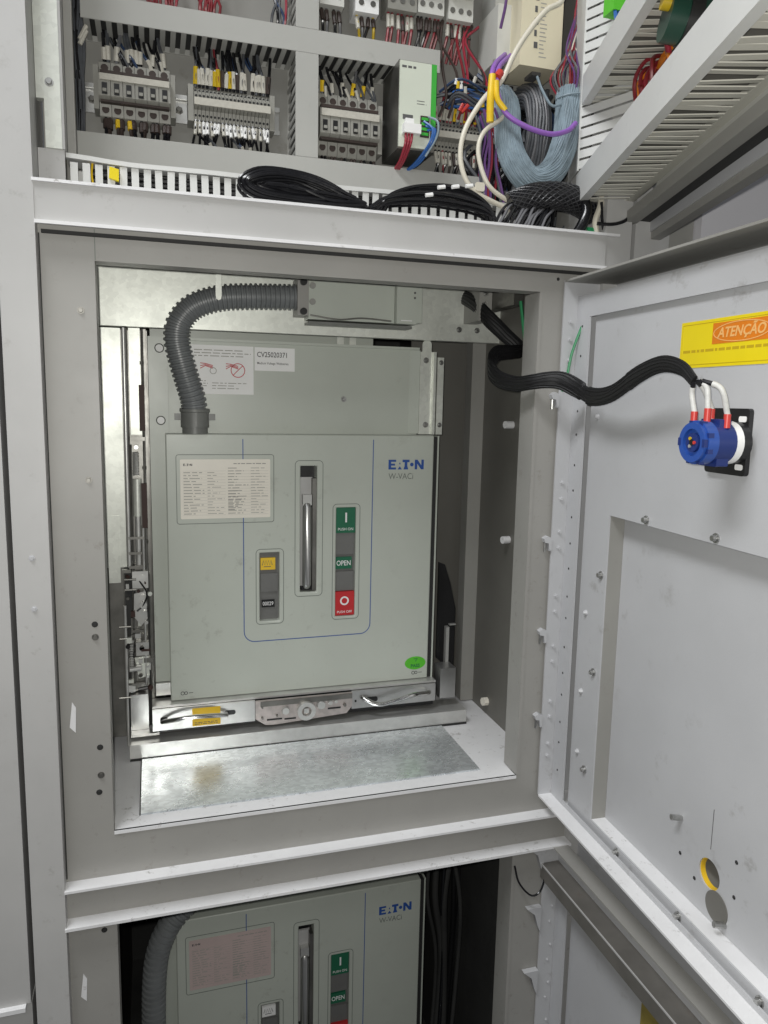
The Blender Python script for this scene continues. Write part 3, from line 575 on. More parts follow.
part('housing', B(0.2225, 0.3660, 0.2080, 0.2440, 0.6630, 0.7230), 'cover', pb, 0.002)
part('entry_flange', B(0.2040, 0.2220, 0.2020, 0.2440, 0.6680, 0.7250), 'plate', pb, 0.0015)
part('end_cap', B(0.3665, 0.4010, 0.1960, 0.2440, 0.6620, 0.7280), 'cover', pb, 0.003)
part('end_latch', B(0.4015, 0.4120, 0.2010, 0.2440, 0.6650, 0.7270), 'cover', pb, 0.0025)
part('base_strip', B(0.2230, 0.3980, 0.2100, 0.2440, 0.6560, 0.6600), 'collar', pb, 0.001)
part('latch_slot', B(0.3740, 0.3930, 0.1955, 0.1959, 0.6665, 0.6680), 'white', pb)
for z in (0.6735, 0.7185): part('bolt', disc(nb(), (0.2130, 0.2019, z), (0, -1, 0), 0.0055, 0.006, 12), 'black', pb)
for z in (0.690, 0.715): part('knob', disc(nb(), (0.2290, 0.2079, z), (0, -1, 0), 0.0050, 0.003, 10), 'inner', pb)
for z in (0.704, 0.712): part('pin', disc(nb(), (0.3970, 0.1959, z), (0, -1, 0), 0.0018, 0.001, 8), 'ink', pb)
part('lever', tube(nb(), spline([(0.225, 0.205, 0.6690), (0.27, 0.203, 0.6640), (0.31, 0.203, 0.6680), (0.36, 0.205, 0.6660)]), 0.0013, 6), 'darksteel', pb)
for x in (0.292, 0.314): solo(part('spacer_stub', B(x, x + 0.012, 0.300, 0.302, 0.625, 0.650), 'galv', None), 'small bright spacer tab behind the shield, ' + ('left' if x < .3 else 'right') + ' one of two', 'bracket', 'spacer tabs behind the shield')

lc = thing('cable_bundle', 'black cables hanging in the dark gap right of the lower breaker', 'cable', (0.53, 0.3, -0.94))
lr = random.Random(9)
for k in range(7):
    x = 0.505 + 0.009 * k; y = lr.uniform(.27, .36)
    wire('cable', [(x, y, -0.175), (x + lr.uniform(-.012, .012), y - .01, -0.30), (x + lr.uniform(-.02, .02), y - .015, -0.45), (x + lr.uniform(-.015, .02), y, -0.62), (x, y, -0.938)], lr.uniform(.004, .008), lr.choice(['cable', 'sleeve', 'dark']), lc, 6, 10)
# ================================================================== the doors (local frame: X from hinge to free edge, Y outwards, Z up)
def place_door(ox, oy, adeg, name, label):
    a = math.radians(adeg); th = math.atan2(-math.cos(a), -math.sin(a))
    d = bpy.data.objects.new(name, None); COL.objects.link(d); d.parent = cab; d.matrix_parent_inverse = WORLD[cab.name]
    d.location = (ox, oy, 0); d.rotation_euler = (0, 0, th); d['label'] = label
    return d, Matrix.Translation((ox, oy, 0)) @ Matrix.Rotation(th, 4, 'Z')
door, DM = place_door(0.556, -0.004, 2, 'door', 'white grey inner side of the open middle door with sticker and recessed panel')
W_ = 0.66
part('hinge_wall', B(0.0, 0.003, 0.0, 0.082, -0.080, 0.714), 'door', door)
part('bottom_wall', B(0.003, W_, 0.0, 0.082, -0.083, -0.080), 'lip', door)  # whiter than the door, painting the light on its up-facing side
part('top_wall', B(0.003, W_, 0.0, 0.082, 0.711, 0.714), 'inner', door)  # darker grey stands for the shade on its underside
part('free_wall', B(W_, W_ + 0.003, 0.0, 0.082, -0.083, 0.714), 'door', door)
part('skin', B(0.003, W_, 0.080, 0.082, -0.080, 0.711), 'door', door)
part('rim', holed(nb(), 0.0032, W_, -0.0798, 0.692, 0.022, 0.0245, [(0.040, W_ - 0.05, -0.0730, 0.6600)]), 'door', door, 0.0005)
ipl = part('inner_plate', holed(nb(), 0.046, W_ - 0.055, -0.0795, 0.668, 0.0285, 0.0305, [(0.112, W_ - 0.10, -0.0640, 0.3860)]), 'door', door)
part('window_wall', B(0.1100, 0.1120, 0.0306, 0.0525, -0.064, 0.386), 'inner', door)  # darker than the door, with this wall's shade in the colour
part('window_ledge', B(0.1121, W_ - 0.10, 0.0306, 0.0525, -0.0660, -0.0640), 'lip', door)  # white paint holds the light falling on the ledge
rp = part('recessed_panel', holed(nb(), 0.1121, W_ - 0.10, -0.0640, 0.50, 0.0526, 0.0546, [(0.308, 0.360, -0.035, 0.017)]), 'door', door)
def port_plate(cx, cz, h, r, y0, y1, n=32):
    bm = nb(); A = []
    for y in (y0, y1):
        sq = []; ci = []
        for k in range(n):
            a = 2 * math.pi * k / n; c_, s_ = math.cos(a), math.sin(a); m = h / max(abs(c_), abs(s_))
            sq.append(bm.verts.new((cx + m * c_, y, cz + m * s_))); ci.append(bm.verts.new((cx + r * c_, y, cz + r * s_)))
        A.append((sq, ci))
    for k in range(n):
        j = (k + 1) % n
        for sq, ci in A: bm.faces.new([sq[k], sq[j], ci[j], ci[k]])
        for i in (0, 1): bm.faces.new([A[0][i][k], A[0][i][j], A[1][i][j], A[1][i][k]])
    return bm
part('port_plate', port_plate(0.334, -0.009, 0.026, 0.0180, 0.0526, 0.0546), 'door', rp)
part('port_ring', ring(nb(), (0.334, 0.0547, -0.009), (0, 1, 0), 0.0168, 0.0200, 0.0060, 32), 'yellow', rp, label='yellow ring inside the round port of the door')
part('port_tunnel', ring(nb(), (0.334, 0.0608, -0.009), (0, 1, 0), 0.0176, 0.0200, 0.0180, 32), 'taupe', rp)
for x, z in ((0.100, 0.299), (0.096, 0.155), (0.088, 0.002), (0.197, 0.393), (0.327, 0.393), (0.450, 0.393), (0.183, -0.0715), (0.317, -0.0715), (0.451, -0.0715)):
    inst('screw', SCREW, ipl, (x, 0.0284, z), scale=(0.80, 1.5, 0.80))
for z in (0.235, 0.115, 0.02, 0.52): part('weld_stud', disc(nb(), (0.066, 0.0284, z), (0, -1, 0), 0.0045, 0.005, 8, 0.002), 'door', ipl)
rng = random.Random(8)
for k in range(18):
    z = -0.03 + k * 0.040
    inst('rivet_hole', HOLE, door, (0.020, 0.0218, z + rng.uniform(-.004, .004)), scale=(0.45, 0.4, 0.45))
for z in (0.57, 0.60, 0.42, 0.395, 0.345, 0.32, 0.245, 0.22, 0.165, 0.14, 0.075, 0.05, 0.005, -0.015, 0.655, 0.63):
    inst('painted_screw', PSCREW, door, (0.0031, 0.012, z), (0, 0, math.pi / 2), (1, 1, 1))
# hinge lugs between frame and door
for z in (0.545, 0.330, 0.185, 0.048):
    part('hinge_lug', prism(nb(), [(-0.014, z + 0.005), (-0.008, z + 0.009), (-0.001, z + 0.006), (-0.001, z - 0.012), (-0.004, z - 0.014), (-0.006, z - 0.002), (-0.012, z - 0.001)], 'x', -0.0035, 0.006), 'door', door, 0.001)
    part('hinge_pin', disc(nb(), (0.001, -0.010, z - 0.016), (0, 0, 1), 0.0022, 0.014, 8), 'screw', door)
st = part('warning_sticker', B(0.2400, 0.470, 0.0278, 0.0284, 0.5800, 0.6320), 'sticker', door, label='yellow warning sticker reading atencao')
part('sticker_border', band(nb(), [(0.243, 0.5835), (0.243, 0.6285), (0.467, 0.6285), (0.467, 0.5835)], 0.0008, 0.0276, 0.0278, True), 'dimyellow', st)
part('orange_field', B(0.2950, 0.3830, 0.0274, 0.0278, 0.6045, 0.6270), 'orange', st)
ow = [(0.339 + 0.042 * math.cos(k * math.pi / 20), 0.6158 + 0.0102 * math.sin(k * math.pi / 20)) for k in range(40)]
part('oval_line', band(nb(), ow, 0.0009, 0.0271, 0.0274, True), 'paleorange', st)
text('lettering', 'ATENÇÃO', 0.0148, (0.339, 0.0272, 0.6110), 'paleorange', st, 0.022, 'CENTER', shear=0.2, sx=1.0)
s1 = nb(); scribble(s1, 0.246, 0.464, 0.5965, 0.6005, 0.0278, 1, rng, 0.75, 0.02); part('printed_text', s1, 'dimyellow', st)['kind'] = 'stuff'
# observation port and small fittings in the recessed panel
part('port_flap', disc(nb(), (0.3510, 0.0525, -0.0400), (0, -1, 0), 0.0185, 0.0012, 32), 'taupe', rp, 0.0004)
part('pencil_line', B(0.3327, 0.3335, 0.0523, 0.0526, 0.022, 0.072), 'ink', rp)
for x, z in ((0.281, -0.0150), (0.375, 0.032), (0.31, -0.030), (0.376, -0.010)): inst('bolt_hole', HOLE, rp, (x, 0.0525, z), scale=(0.6, 1, 0.6))
for x, z in ((0.278, 0.030), (0.366, -0.052)): part('stud', disc(nb(), (x, 0.0526, z), (-0.15, -1, 0.15), 0.0038, 0.014, 8), 'screw', rp)
# blue switch on its black plate
def dw(p): return tuple(DM @ Vector(p))
sw = thing('selector_switch', 'blue round selector switch body on black square plate fixed to the open door', 'switch', (0, 0, 0), 0); sw.matrix_world = DM
SCX, SCZ = 0.3540, 0.4995
bm = nb(); prism(bm, rrect(0.3050, 0.3675, 0.4650, 0.5350, 0.004), 'y', 0.0230, 0.0283); part('mounting_plate', bm, 'black', sw, 0.001)
for x, z in ((0.3585, 0.524), (0.3585, 0.474), (0.312, 0.475)): part('plate_slot', prism(nb(), rrect(x - 0.0055, x + 0.0055, z - 0.003, z + 0.003, 0.002), 'y', 0.0224, 0.0230), 'label', sw)
part('boss', disc(nb(), (SCX, 0.0229, SCZ), (0, -1, 0), 0.0215, 0.010, 24), 'black', sw)
part('white_ring', disc(nb(), (SCX, 0.0128, SCZ), (0, -1, 0), 0.0222, 0.008, 28), 'label', sw, 0.001)
part('body', disc(nb(), (SCX, 0.0047, SCZ), (0, -1, 0), 0.0216, 0.022, 28), 'swdark', sw, 0.0012)
part('body_band', prism(nb(), rrect(SCX - 0.0145, SCX + 0.0145, SCZ - 0.0242, SCZ + 0.0242, 0.002), 'y', -0.013, 0.001), 'swdark', sw, 0.001)
part('front_body', disc(nb(), (SCX, -0.0175, SCZ), (0, -1, 0), 0.0226, 0.012, 28), 'swblue', sw, 0.0015)
part('front_rim', ring(nb(), (SCX, -0.0296, SCZ), (0, -1, 0), 0.0140, 0.0205, 0.004, 28), 'swblue', sw, 0.0008)
part('core', disc(nb(), (SCX, -0.0290, SCZ), (0, -1, 0), 0.0100, 0.004, 12), 'swdark', sw)
part('core_label', disc(nb(), (SCX, -0.0331, SCZ), (0, -1, 0), 0.0035, 0.0008, 8), 'black', sw)
for k in range(8):
    a = math.radians(22 + 45 * k); part('rim_notch', B(SCX + 0.0212 * math.cos(a) - 0.0024, SCX + 0.0212 * math.cos(a) + 0.0024, -0.0301, -0.0240, SCZ + 0.0212 * math.sin(a) - 0.0024, SCZ + 0.0212 * math.sin(a) + 0.0024), 'swdark', sw, 0.0008)
for k in range(3): part('contact', disc(nb(), (SCX + 0.0045 * math.cos(k * 2.1), -0.0330, SCZ + 0.0045 * math.sin(k * 2.1)), (0, -1, 0), 0.0018, 0.0014, 8), ('lug', 'dimyellow', 'steel')[k], sw)
for z in (-0.0215, 0.0215): part('clamp_screw', disc(nb(), (SCX - 0.006, -0.008, SCZ + z), (0, 0, 1 if z > 0 else -1), 0.0035, 0.003, 10), 'steel', sw)
part('printed_text', scribble(nb(), SCX - 0.012, SCX + 0.012, SCZ - 0.002, SCZ + 0.002, -0.0131, 1, random.Random(4), 0.6, 0.05), 'label', sw)['kind'] = 'stuff'
for k in (-1, 1): part('side_notch', B(SCX + k * 0.0190 - 0.002, SCX + k * 0.0190 + 0.002, -0.0342, -0.0298, SCZ - 0.004, SCZ + 0.004), 'swdark', sw)
# black sleeve with white marked wires
hn = thing('cable_harness', 'flat black sleeved cable swinging from the compartment to the blue switch', 'cable', (0.49, 0.20, 0.70))
HP = [(0.500, 0.235, 0.716), (0.508, 0.20, 0.700), (0.517, 0.17, 0.676), (0.540, 0.15, 0.648), (0.560, 0.132, 0.624), (0.536, 0.112, 0.618), (0.501, 0.098, 0.613), (0.485, 0.082, 0.592), (0.486, 0.058, 0.574), (0.497, 0.020, 0.565), (0.504, -0.014, 0.567), (0.518, -0.034, 0.570), (0.534, -0.050, 0.569), (0.545, -0.075, 0.558), (0.546, -0.110, 0.547), (0.540, -0.165, 0.551), (0.530, -0.234, 0.573), (0.524, -0.282, 0.582), (0.520, -0.321, 0.576), (0.518, -0.344, 0.562)]
Q = spline(HP, 14); nQ = len(Q); rad = []
for i in range(nQ):
    f = i / nQ; r = 0.0112 * (1 + 0.10 * math.sin(f * 21)) if f < 0.82 else 0.0110 - (f - 0.82) / 0.18 * 0.0055
    if 0.70 < f < 0.72: r *= 0.82
    rad.append(r * (1.0 + 0.02 * (i % 2)))
part('sleeve', tube(nb(), Q, rad, 16, ell=(1.0, 0.38), upv=(0.0, 0.1, 1)), 'sleeve', hn)
rng = random.Random(2)
T, U = frames(Q)
for k in range(14):
    P = []
    for i in range(nQ):
        sd = T[i].cross(Vector((0, 0.1, 1))).normalized(); u = sd.cross(T[i]); a = 2 * math.pi * k / 14 + 0.06 * math.sin(i * 0.21 + k)
        P.append(Q[i] + rad[i] * 0.99 * (math.cos(a) * u + 0.38 * math.sin(a) * sd))
    part('sleeve_strand', tube(nb(), P, 0.0009, 5), 'sleeve', hn)
for k, (x, y0, z) in enumerate(((0.3400, -0.022, 0.520), (0.3460, -0.006, 0.523), (0.3580, -0.020, 0.5235), (0.3680, -0.004, 0.518))):
    a = Vector((0.518, -0.344 - 0.004 * k, 0.562)); b = Vector(dw((x, y0, z))); d = b + Vector((0, 0, 0.010)); c = a.lerp(d, 0.5) + Vector((0, -0.004 * (k - 1), 0.003 + 0.002 * k))
    S = spline([a, c, d], 8)
    part('white_wire', tube(nb(), S[4:], 0.0029, 10), 'leadwhite', hn); part('black_core', tube(nb(), S[:7], 0.0026, 8), 'cable', hn)
    part('wire_lug', tube(nb(), [d + Vector((0, 0, .001)), b - Vector((0, 0, 0.003))], 0.0036, 10), 'lug', hn)
solo(wire('earth_wire', [(0.595, -0.006, 0.690), (0.588, -0.022, 0.672), (0.578, -0.020, 0.645), (0.570, -0.012, 0.610), (0.566, -0.008, 0.575), (0.560, -0.006, 0.555)], 0.0020, 'wgreen', None), 'thin dark green wire at the middle door hinge', 'wire')
solo(wire('earth_wire', [(0.520, 0.060, 0.690), (0.523, 0.056, 0.66), (0.526, 0.052, 0.63), (0.529, 0.050, 0.60)], 0.0024, 'wgreen', None), 'short green earth wire inside the opening edge above the black cable', 'wire')
solo(wire('earth_wire', [(0.532, 0.05, 0.475), (0.529, 0.048, 0.455), (0.530, 0.050, 0.42), (0.533, 0.050, 0.39)], 0.0022, 'wgreen', None), 'short green earth wire inside the opening edge below the black cable', 'wire')

# lower door
ldr, LM = place_door(0.580, -0.002, 0, 'door', 'open bottom door below the middle door, upper part in view')
part('top_wall', B(0.0, 0.6, 0.0, 0.026, -0.169, -0.166), 'plate', ldr, 0.0006)
part('hinge_wall', B(0.0, 0.003, -0.006, 0.05, -0.95, -0.1695), 'door', ldr)
part('skin', B(0.003, 0.6, 0.048, 0.05, -0.95, -0.170), 'door', ldr)
part('rim', holed(nb(), 0.0035, 0.60, -0.95, -0.190, 0.020, 0.0225, [(0.036, 0.55, -0.90, -0.24)]), 'door', ldr)
part('inner_plate', B(0.040, 0.55, 0.028, 0.030, -0.92, -0.200), 'door', ldr)
part('drip_angle', B(0.004, 0.6, -0.012, -0.009, -0.226, -0.200), 'dull', ldr, 0.0006, label='dull rusty angle along the top of the bottom door')
part('drip_angle', B(0.004, 0.6, -0.0088, 0.0198, -0.2050, -0.2020), 'dull', ldr)
part('angle_edge', B(0.004, 0.6, -0.0135, -0.0121, -0.2020, -0.1995), 'paint', ldr)
part('yellow_tape', B(0.225, 0.262, 0.0265, 0.0279, -0.36, -0.255), 'olive', ldr)
for k in range(9): inst('painted_screw', PSCREW, ldr, (0.0031, 0.010 + 0.004 * (k % 2), -0.24 - 0.035 * k - 0.008 * (k % 2)), (0, 0, math.pi / 2), (.7, .7, .7))
for k in range(0): inst('painted_screw', PSCREW, ldr, (0.020, 0.0199, -0.23 - 0.03 * k), scale=(.7, .8, .7))
for z in (-0.185, -0.29, -0.405, -0.52):
    part('hinge_lug', prism(nb(), [(-0.034, z + 0.012), (-0.008, z + 0.012), (-0.009, z - 0.032), (-0.014, z - 0.020), (-0.020, z)], 'x', -0.0015, 0.008), 'door', ldr, 0.001)
solo(wire('earth_wire', [(0.522, -0.004, -0.200), (0.527, -0.012, -0.225), (0.545, -0.02, -0.245), (0.562, -0.02, -0.240), (0.572, -0.016, -0.215), (0.577, -0.014, -0.205)], 0.0016, 'cable', None), 'thin black wire looping between frame and bottom door hinge', 'wire')

# ================================================================== upper compartment (wiring)
ub = part('back_panel', B(-0.135, 0.72, 0.222, 0.225, 0.7825, 1.45), 'inner', cab, label='grey mounting panel behind the terminals')
part('shelf', B(-0.1435, 0.64, 0.0305, 0.222, 0.778, 0.7815), 'paint', cab)
part('side_wall', B(-0.142, -0.139, 0.09, 0.222, 0.782, 1.45), 'inner', cab)
part('side_wall', B(0.655, 0.658, 0.091, 0.35, 0.782, 1.45), 'inner', cab)
ss = thing('galvanised_strut', 'galvanised vertical strut at the left of the wiring compartment', 'strut', (-0.124, 0.03, 0.83))
part('strut', B(-0.1335, -0.1150, 0.028, 0.050, 0.8285, 1.30), 'galv', ss, 0.0015); part('strut_rail', B(-0.1430, -0.1340, 0.036, 0.048, 0.886, 1.30), 'galv', ss, 0.001)
inst('screw', SCREW, ss, (-0.127, 0.0278, 0.902), scale=(.7, 1, .7)); part('strut_fold', B(-0.1148, -0.1120, 0.028, 0.070, 0.8285, 1.30), 'paint', ss)
solo(part('corner_plate', B(-0.1430, -0.1130, 0.0315, 0.0345, 0.7817, 0.8283), 'paint', None, 0.0008), 'small pale corner plate below the galvanised strut', 'plate')
part('inner_flange', B(-0.1115, -0.1020, 0.058, 0.072, 0.8285, 1.40), 'inner', cab)

def hduct(name, label, x0, x1, y0, y1, z0, z1, m, group, fingers_front=False, fingers_down=False, pitch=0.0143, fw=0.0088, fz=None):
    t = thing(name, label, 'cable duct', ((x0 + x1) / 2, y1, z0), group=group)
    th = 0.0018
    part('back', B(x0, x1, y1 - th, y1, z0, z1), m, t)
    if fingers_front:
        me = mesh_of('finger', B(-fw / 2, fw / 2, 0, th, 0, fz - z0 - 0.004), MT[m], 0.0004, 1)
        part('front_base', B(x0, x1, y0, y0 + th, z0, z0 + 0.004), m, t)
        n = int((x1 - x0) / pitch)
        for k in range(n): inst('finger', me, t, (x0 + pitch * (k + 0.5), y0, z0 + 0.004), (random.uniform(-.03, .03), random.uniform(-.02, .02), 0))
    else:
        part('cover', B(x0, x1, y0, y0 + th, z0, z1), m, t, 0.0005)
    if fingers_down:
        me = mesh_of('finger', B(-fw / 2, fw / 2, 0, y1 - y0 - 0.006, 0, th), MT[m], 0.0004, 1)
        n = int((x1 - x0) / pitch)
        for k in range(n): inst('finger', me, t, (x0 + pitch * (k + 0.5), y0 + 0.004, z0 + 0.0005), (0, 0, 0))
        part('dark_slot_fill', B(x0 + 0.003, x1 - 0.003, y0 + 0.006, y1 - 0.006, z0 + 0.006, z1 - 0.004), 'dark', t)  # solid dark block added so the slots read as shaded
        box_t = part('top_side', B(x0, x1, y0 + 0.002, y1 - 0.002, z1 - th - 0.0004, z1 - 0.0004), m, t)
    else:
        part('bottom_side', B(x0, x1, y0 + 0.002, y1 - 0.002, z0 + 0.0004, z0 + th), m, t)
    return t
fd = hduct('slotted_duct', 'white slotted duct along the front edge above the cross beam', -0.1110, 0.505, 0.040, 0.080, 0.7817, 0.8180, 'ductw', 'slotted cable ducts', True, fz=0.8180)
bm = nb(); n = 24   # bowed cover strip on top of the front duct
rings = []
for k in range(n + 1):
    x = -0.1125 + (0.505 + 0.1125) * k / n; bow = 0.004 * math.exp(-((x + 0.11) / 0.05) ** 2) + 0.0008 * math.sin(x * 23)
    rings.append([bm.verts.new(p) for p in ((x, 0.0375, 0.8185 + bow), (x, 0.0375, 0.8240 + bow), (x, 0.0820, 0.8250 + bow), (x, 0.0820, 0.8190 + bow))])
for a, b in zip(rings, rings[1:]):
    for i in range(4): bm.faces.new([a[i], a[(i + 1) % 4], b[(i + 1) % 4], b[i]])
bm.faces.new(rings[0]); bm.faces.new(rings[-1]); part('cover', bm, 'ductw', fd)
d1 = hduct('slotted_duct', 'grey cable duct under the terminal blocks on the back panel', -0.1080, 0.500, 0.150, 0.2215, 0.852, 0.8890, 'duct', 'slotted cable ducts')
d2 = hduct('slotted_duct', 'grey horizontal cable duct above the terminal blocks', -0.0980, 0.412, 0.150, 0.2215, 1.0320, 1.0640, 'duct', 'slotted cable ducts', False, True, 0.0140, 0.0070)
def vduct(label, x0, x1, z0, z1, m='duct'):
    t = thing('slotted_duct', label, 'cable duct', ((x0 + x1) / 2, 0.2215, z0), group='slotted cable ducts')
    part('cover', B(x0, x1, 0.150, 0.152, z0, z1), m, t, 0.0005); part('back', B(x0, x1, 0.2195, 0.2215, z0, z1), m, t)
    me = mesh_of('finger', B(0, 0.0018, 0, 0.062, -0.0030, 0.0030), MT[m], 0.0004, 1); n = int((z1 - z0) / 0.0128)
    for k in range(n):
        for x in (x0 + 0.0004, x1 - 0.0022): inst('finger', me, t, (x, 0.1540, z0 + 0.0128 * (k + 0.5)), (0, 0, random.uniform(-.02, .02)))
    part('dark_slot_fill', B(x0 + 0.004, x1 - 0.004, 0.158, 0.215, z0, z1), 'dark', t)  # dark block added inside to blacken the side slots
    return t
vduct('grey vertical cable duct between the two terminal groups, below the horizontal duct', 0.1905, 0.2240, 0.8895, 1.0315)
vduct('grey vertical cable duct rising above the horizontal duct', 0.1905, 0.2240, 1.0645, 1.40)
vduct('narrow vertical cable duct with black wires beside the galvanised strut', -0.1270, -0.1100, 0.8895, 1.40)

def din(label, x0, x1, z):
    t = thing('mounting_rail', label, 'rail', ((x0 + x1) / 2, 0.22, z - 0.018), group='mounting rails')
    part('rail', B(x0, x1, 0.2120, 0.2215, z - 0.0145, z + 0.0145), 'steel', t, 0.0005)
    for s in (-1, 1): part('rail_edge', B(x0, x1, 0.2050, 0.2080, z + s * 0.0165 - 0.003, z + s * 0.0165 + 0.003), 'steel', t, 0.0005)
    return t
ra = din('zinc mounting rail end left of the left terminal block', -0.104, 0.176, 0.952)
for x in (-0.0905, 0.0290): inst('screw', BOLT, ra, (x, 0.2118, 0.952), scale=(.9, 1, .9))
din('zinc mounting rail behind the right terminal block and power supply', 0.226, 0.52, 0.953)
def wires_to(parent, xs, z_from, z_to, cols, y0=0.168, y1=0.185, r=0.0017, ferr=None, spread=0.003, rng=random):
    for x in xs:
        c = rng.choice(cols); dx = rng.uniform(-spread, spread)
        P = [(x, y0, z_from), (x + dx * 0.3, y0 - 0.003, z_from + (z_to - z_from) * 0.35), (x + dx, (y0 + y1) / 2, z_from + (z_to - z_from) * 0.7), (x + dx * 1.4, y1, z_to)]
        wire('wire', P, r, c, parent, 4, 6)
        if ferr:
            f = z_from + (z_to - z_from) * 0.06; g = z_from + (z_to - z_from) * rng.uniform(0.36, 0.46)
            part('wire_marker', tube(nb(), [(x, y0 - 0.0002, f), (x + dx * 0.3, y0 - 0.0033, g)], r * 1.55, 7), rng.choice(ferr), parent)
def big_block(label, x0, x1, z0, z1, rng):
    t = thing('terminal_block', label, 'terminal block', ((x0 + x1) / 2, 0.205, z0), group='terminal blocks'); n = 6; p = (x1 - x0) / n; h = z1 - z0
    prof = [(0.2045, z0), (0.182, z0), (0.180, z0 + 0.02 * h), (0.176, z0 + 0.24 * h), (0.163, z0 + 0.27 * h), (0.160, z0 + 0.30 * h), (0.160, z0 + 0.68 * h), (0.166, z0 + 0.72 * h), (0.176, z0 + 0.75 * h), (0.180, z0 + 0.98 * h), (0.182, z1), (0.2045, z1)]
    bm = prism(nb(), [(a, b) for a, b in prof], 'x', -p / 2 + 0.0003, p / 2 - 0.0003); me = mesh_of('terminal_module', bm, MT['term'], 0.0006, 1)
    hole = mesh_of('clamp_screw', disc(nb(), (0, 0, 0), (0, -1, 0), 0.0050, 0.0012, 10), MT['termd']); slot = mesh_of('slider_slot', B(-0.0035, 0.0035, -0.0008, 0, -0.0075, 0.0075), MT['black'])
    knob = mesh_of('slider', B(-0.0025, 0.0025, -0.003, 0, -0.002, 0.002), MT['term'])
    for k in range(n):
        x = x0 + p * (k + 0.5); inst('terminal_module', me, t, (x, 0, 0))
        inst('clamp_screw', hole, t, (x, 0.1785, z0 + 0.13 * h)); inst('clamp_screw', hole, t, (x, 0.1785, z0 + 0.87 * h))
        inst('slider_slot', slot, t, (x, 0.1598, z0 + 0.42 * h)); inst('slider', knob, t, (x, 0.1592, z0 + 0.38 * h))
    part('marker_strip', B(x0 + 0.002, x1 - 0.002, 0.1575, 0.1597, z0 + 0.565 * h, z0 + 0.675 * h), 'ferrule', t, 0.0004)
    part('bridge_strip', B(x0 + 0.002, x1 - 0.002, 0.1640, 0.1720, z0 + 0.715 * h, z0 + 0.765 * h), 'termd', t); part('bridge_strip', B(x0 + 0.002, x1 - 0.002, 0.1660, 0.1755, z0 + 0.215 * h, z0 + 0.255 * h), 'termd', t)
    part('end_clamp', B(x1 + 0.0003, x1 + 0.007, 0.172, 0.2045, z0 + 0.1 * h, z1 - 0.12 * h), 'term', t, 0.0006); part('end_clamp', B(x0 - 0.007, x0 - 0.0003, 0.172, 0.2045, z0 + 0.1 * h, z1 - 0.12 * h), 'term', t, 0.0006)
    return t, p
rng = random.Random(21)
t1, p = big_block('six pole grey terminal block at the far left of the back panel', -0.0790, 0.0160, 0.9200, 0.9930, rng)
XS = [-0.0790 + p * (k + 0.5) for k in range(6)]
wires_to(t1, XS + [XS[0] + .005, XS[2] + .005, XS[3] - .005], 0.9930, 1.0360, ['cable', 'wgrey', 'wslate'], 0.183, 0.190, 0.0025, ['ferrule'], 0.006, rng)
wires_to(t1, XS + [x + 0.005 for x in XS], 0.9200, 0.8850, ['cable', 'termd'], 0.183, 0.190, 0.0027, ['wyel', 'termd', 'termd'], 0.003, rng)
t2, p = big_block('six pole grey terminal block left of the power supply', 0.2290, 0.3220, 0.9030, 0.9920, rng)
XS = [0.2290 + p * (k + 0.5) for k in range(6)]
wires_to(t2, XS, 0.9920, 1.0330, ['cable', 'cable', 'wgrey'], 0.183, 0.190, 0.0022, ['ferrule', 'wyel', 'ferrule'], 0.007, rng)
wires_to(t2, XS + [x + 0.005 for x in XS], 0.9030, 0.8800, ['cable', 'termd'], 0.183, 0.190, 0.0022, None, 0.004, rng)
def strip_block(label, x0, x1, z0, z1, n, rng, white=True):
    t = thing('terminal_strip', label, 'terminal block', ((x0 + x1) / 2, 0.205, z0), group='terminal strips'); p = (x1 - x0) / n; h = z1 - z0
    prof = [(0.2045, z0), (0.178, z0), (0.174, z0 + 0.3 * h), (0.163, z0 + 0.36 * h), (0.163, z0 + 0.72 * h), (0.172, z0 + 0.78 * h), (0.178, z1), (0.2045, z1)]
    me = mesh_of('terminal_module', prism(nb(), prof, 'x', -p / 2 + 0.0003, p / 2 - 0.0003), MT['term']); hole = mesh_of('clamp_hole', disc(nb(), (0, 0, 0), (0, -1, 0), 0.0017, 0.001, 8), MT['black'])
    for k in range(n):
        x = x0 + p * (k + 0.5); inst('terminal_module', me, t, (x, 0, 0)); inst('clamp_hole', hole, t, (x, 0.1752, z0 + 0.88 * h)); inst('clamp_hole', hole, t, (x, 0.1629, z0 + 0.64 * h)); inst('clamp_hole', hole, t, (x, 0.1763, z0 + 0.14 * h))
    if white: part('marker_strip', B(x0, x1, 0.1600, 0.1628, z0 + 0.36 * h, z0 + 0.58 * h), 'ferrule', t, 0.0004)
    part('end_clamp', B(x1 + 0.0003, x1 + 0.008, 0.175, 0.2045, z0 - 0.003, z1 + 0.002), 'term', t, 0.0006); part('end_clamp', B(x0 - 0.008, x0 - 0.0003, 0.172, 0.2045, z0 - 0.003, z1 + 0.002), 'term', t, 0.0006)
    return t, p
s_, p = strip_block('long narrow terminal strip with many white wire markers, between the two six pole blocks', 0.0480, 0.1560, 0.9300, 0.9740, 20, rng)
XS = [0.0480 + p * (k + 0.5) for k in range(20)]
wires_to(s_, [x for x in XS if rng.random() < 0.95], 0.9740, 1.0340, ['cable', 'cable', 'wslate', 'wred', 'cable'], 0.176, 0.190, 0.0022, ['ferrule', 'ferrule', 'ferrule', 'ferrule', 'ferrule', 'termd', 'dimyellow'], 0.006, rng)
wires_to(s_, [x for x in XS if rng.random() < 0.85], 0.9300, 0.8840, ['cable'], 0.176, 0.190, 0.0017, ['ferrule', 'label'], 0.009, rng)
s2_, p = strip_block('terminal strip right of the power supply half hidden by wires', 0.4150, 0.5350, 0.9300, 0.9720, 20, rng)
